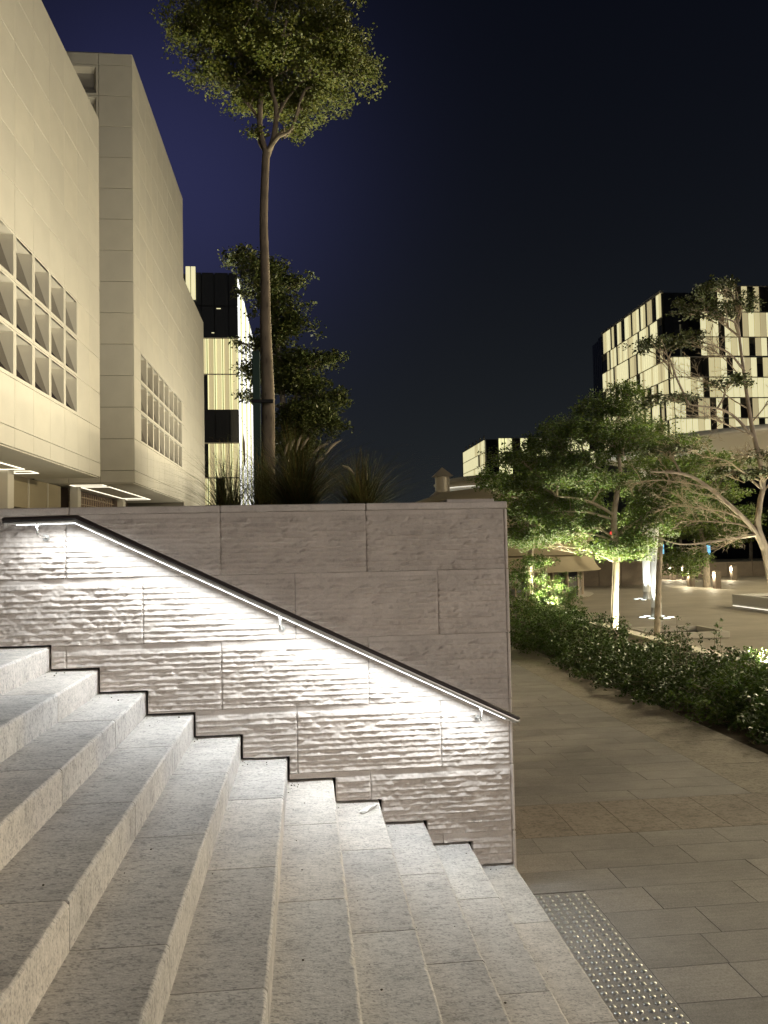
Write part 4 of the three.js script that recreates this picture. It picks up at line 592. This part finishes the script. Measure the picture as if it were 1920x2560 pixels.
shrub('shrub just outside the right edge of the view', 4.4, -1.5, .85, .75, 110, 881, M.leafShrub, .052); shrub('shrub at the near end of the bed, outside the view', 4.3, -.3, .85, .7, 110, 891, M.leafShrub, .052); shrub('tall pale uplit scrub left of the slender tree', 4.9, -17.2, .9, 2.0, 46, 901, M.leafBright, .06); shrub('pale uplit scrub right of the slender tree', 6.0, -17.4, .9, 1.5, 50, 911, M.leafBright, .06); shrub('low scrub in front of the slender tree', 5.3, -15.4, .9, 1.0, 60, 921, M.leafShrub, .06);
uplight('ground uplight at the foot of the pale trunk', [5.28, 0, -10.45], V(5.18, 3.2, -10.95), .55); uplight('ground uplight behind the pale trunk', [4.85, 0, -11.7], V(4.4, 4, -11), .8); uplight('ground uplight at the foot of the slender tree', [5.9, 0, -17.2], V(5.4, 3, -18), .9); uplight('ground uplight beside the half-bare tree', [5.3, 0, -4.9], V(4.9, 3, -5.5), .26); uplight('ground uplight at the back of the bed', [5.9, 0, -6.6], V(5.2, 4.4, -6), .6);
{ // uplight in the planter for the tall tree
  const t = thing('planter_uplight', 'small spike uplight in the planter aimed into the tall tree', 'light', [-1.2, 2.39, -5.3]); part('housing', new THREE.CylinderGeometry(.06, .07, .14, 16).translate(0, .07, 0), M.frameDark, t); part('lamp_lens', new THREE.CylinderGeometry(.05, .05, .008, 16).translate(0, .144, 0), M.softLed, t);
  spot('tree_uplight', V(-1.2, 2.56, -5.3), V(-1.6, 8.4, -4.7), new THREE.Color(1, .94, .62), 85, .5, .9, 3); }
// ---------------------------------------------------------------- small things on the steps
{ const g = new THREE.IcosahedronGeometry(1, 1).scale(.085, .013, .02), P = g.attributes.position; for (let i = 0; i < P.count; i++) { const x = P.getX(i), y = P.getY(i), z = P.getZ(i); P.setXYZ(i, x, y + n3(x * 30, z * 40, 2) * .006, z + n3(x * 40, y * 90, 5) * .008); } g.computeVertexNormals(); boxUV(g);
  const m = tag(part('stone_chip', g, M.white, scene, [-.96, .6 * 1 + .013, .17]), 'long white stone chip lying on a step near the wall', 'stone chip'); m.rotation.y = .75; }
{ const rnd = mulberry(71), gs = []; for (let i = 0; i < 150; i++) { const k = Math.floor(rnd() * 10), nearWall = rnd() < .5, x = -k * T - T + .01 + rnd() * rnd() * .25, z = nearWall ? .01 + rnd() * rnd() * .2 : rnd() * 4, s = .0022 + rnd() * rnd() * .006; gs.push(new THREE.IcosahedronGeometry(s, 0).scale(1, .55, .8).rotateY(rnd() * 3).translate(x, (k + 1) * R + s * .4, z)); }
  tag(part('grit', merge(gs), std([.10, .085, .06], .95), scene), 'scattered dark grit and leaf crumbs lying on the steps', 'grit', null, 'stuff'); }
for (const [i, [x, k, z, len, a, w]] of [[-.55, 1, 2.25, .13, 1.3, 'on the third step from the bottom'], [-.1, 0, 2.0, .06, .6, 'on the bottom step'], [.95, -1, 1.35, .04, .3, 'on the pavers beside the studs']].entries()) { const rnd = mulberry(800 + i); const m = tag(part('twig', tube([V(-len / 2, 0, 0), V(-len * .1, .004, len * .1), V(len / 2, 0, -.01)], [.0022, .002, .001], 5, 5), M.louvre, scene, [x, (k + 1) * R + .003, z]), `thin dry twig lying ${w}`, 'twig', 'twigs on the ground'); m.rotation.y = a; }
scene.traverse(o => { if (o.isMesh) o.castShadow = o.receiveShadow = true; });
renderer.render(scene, camera);
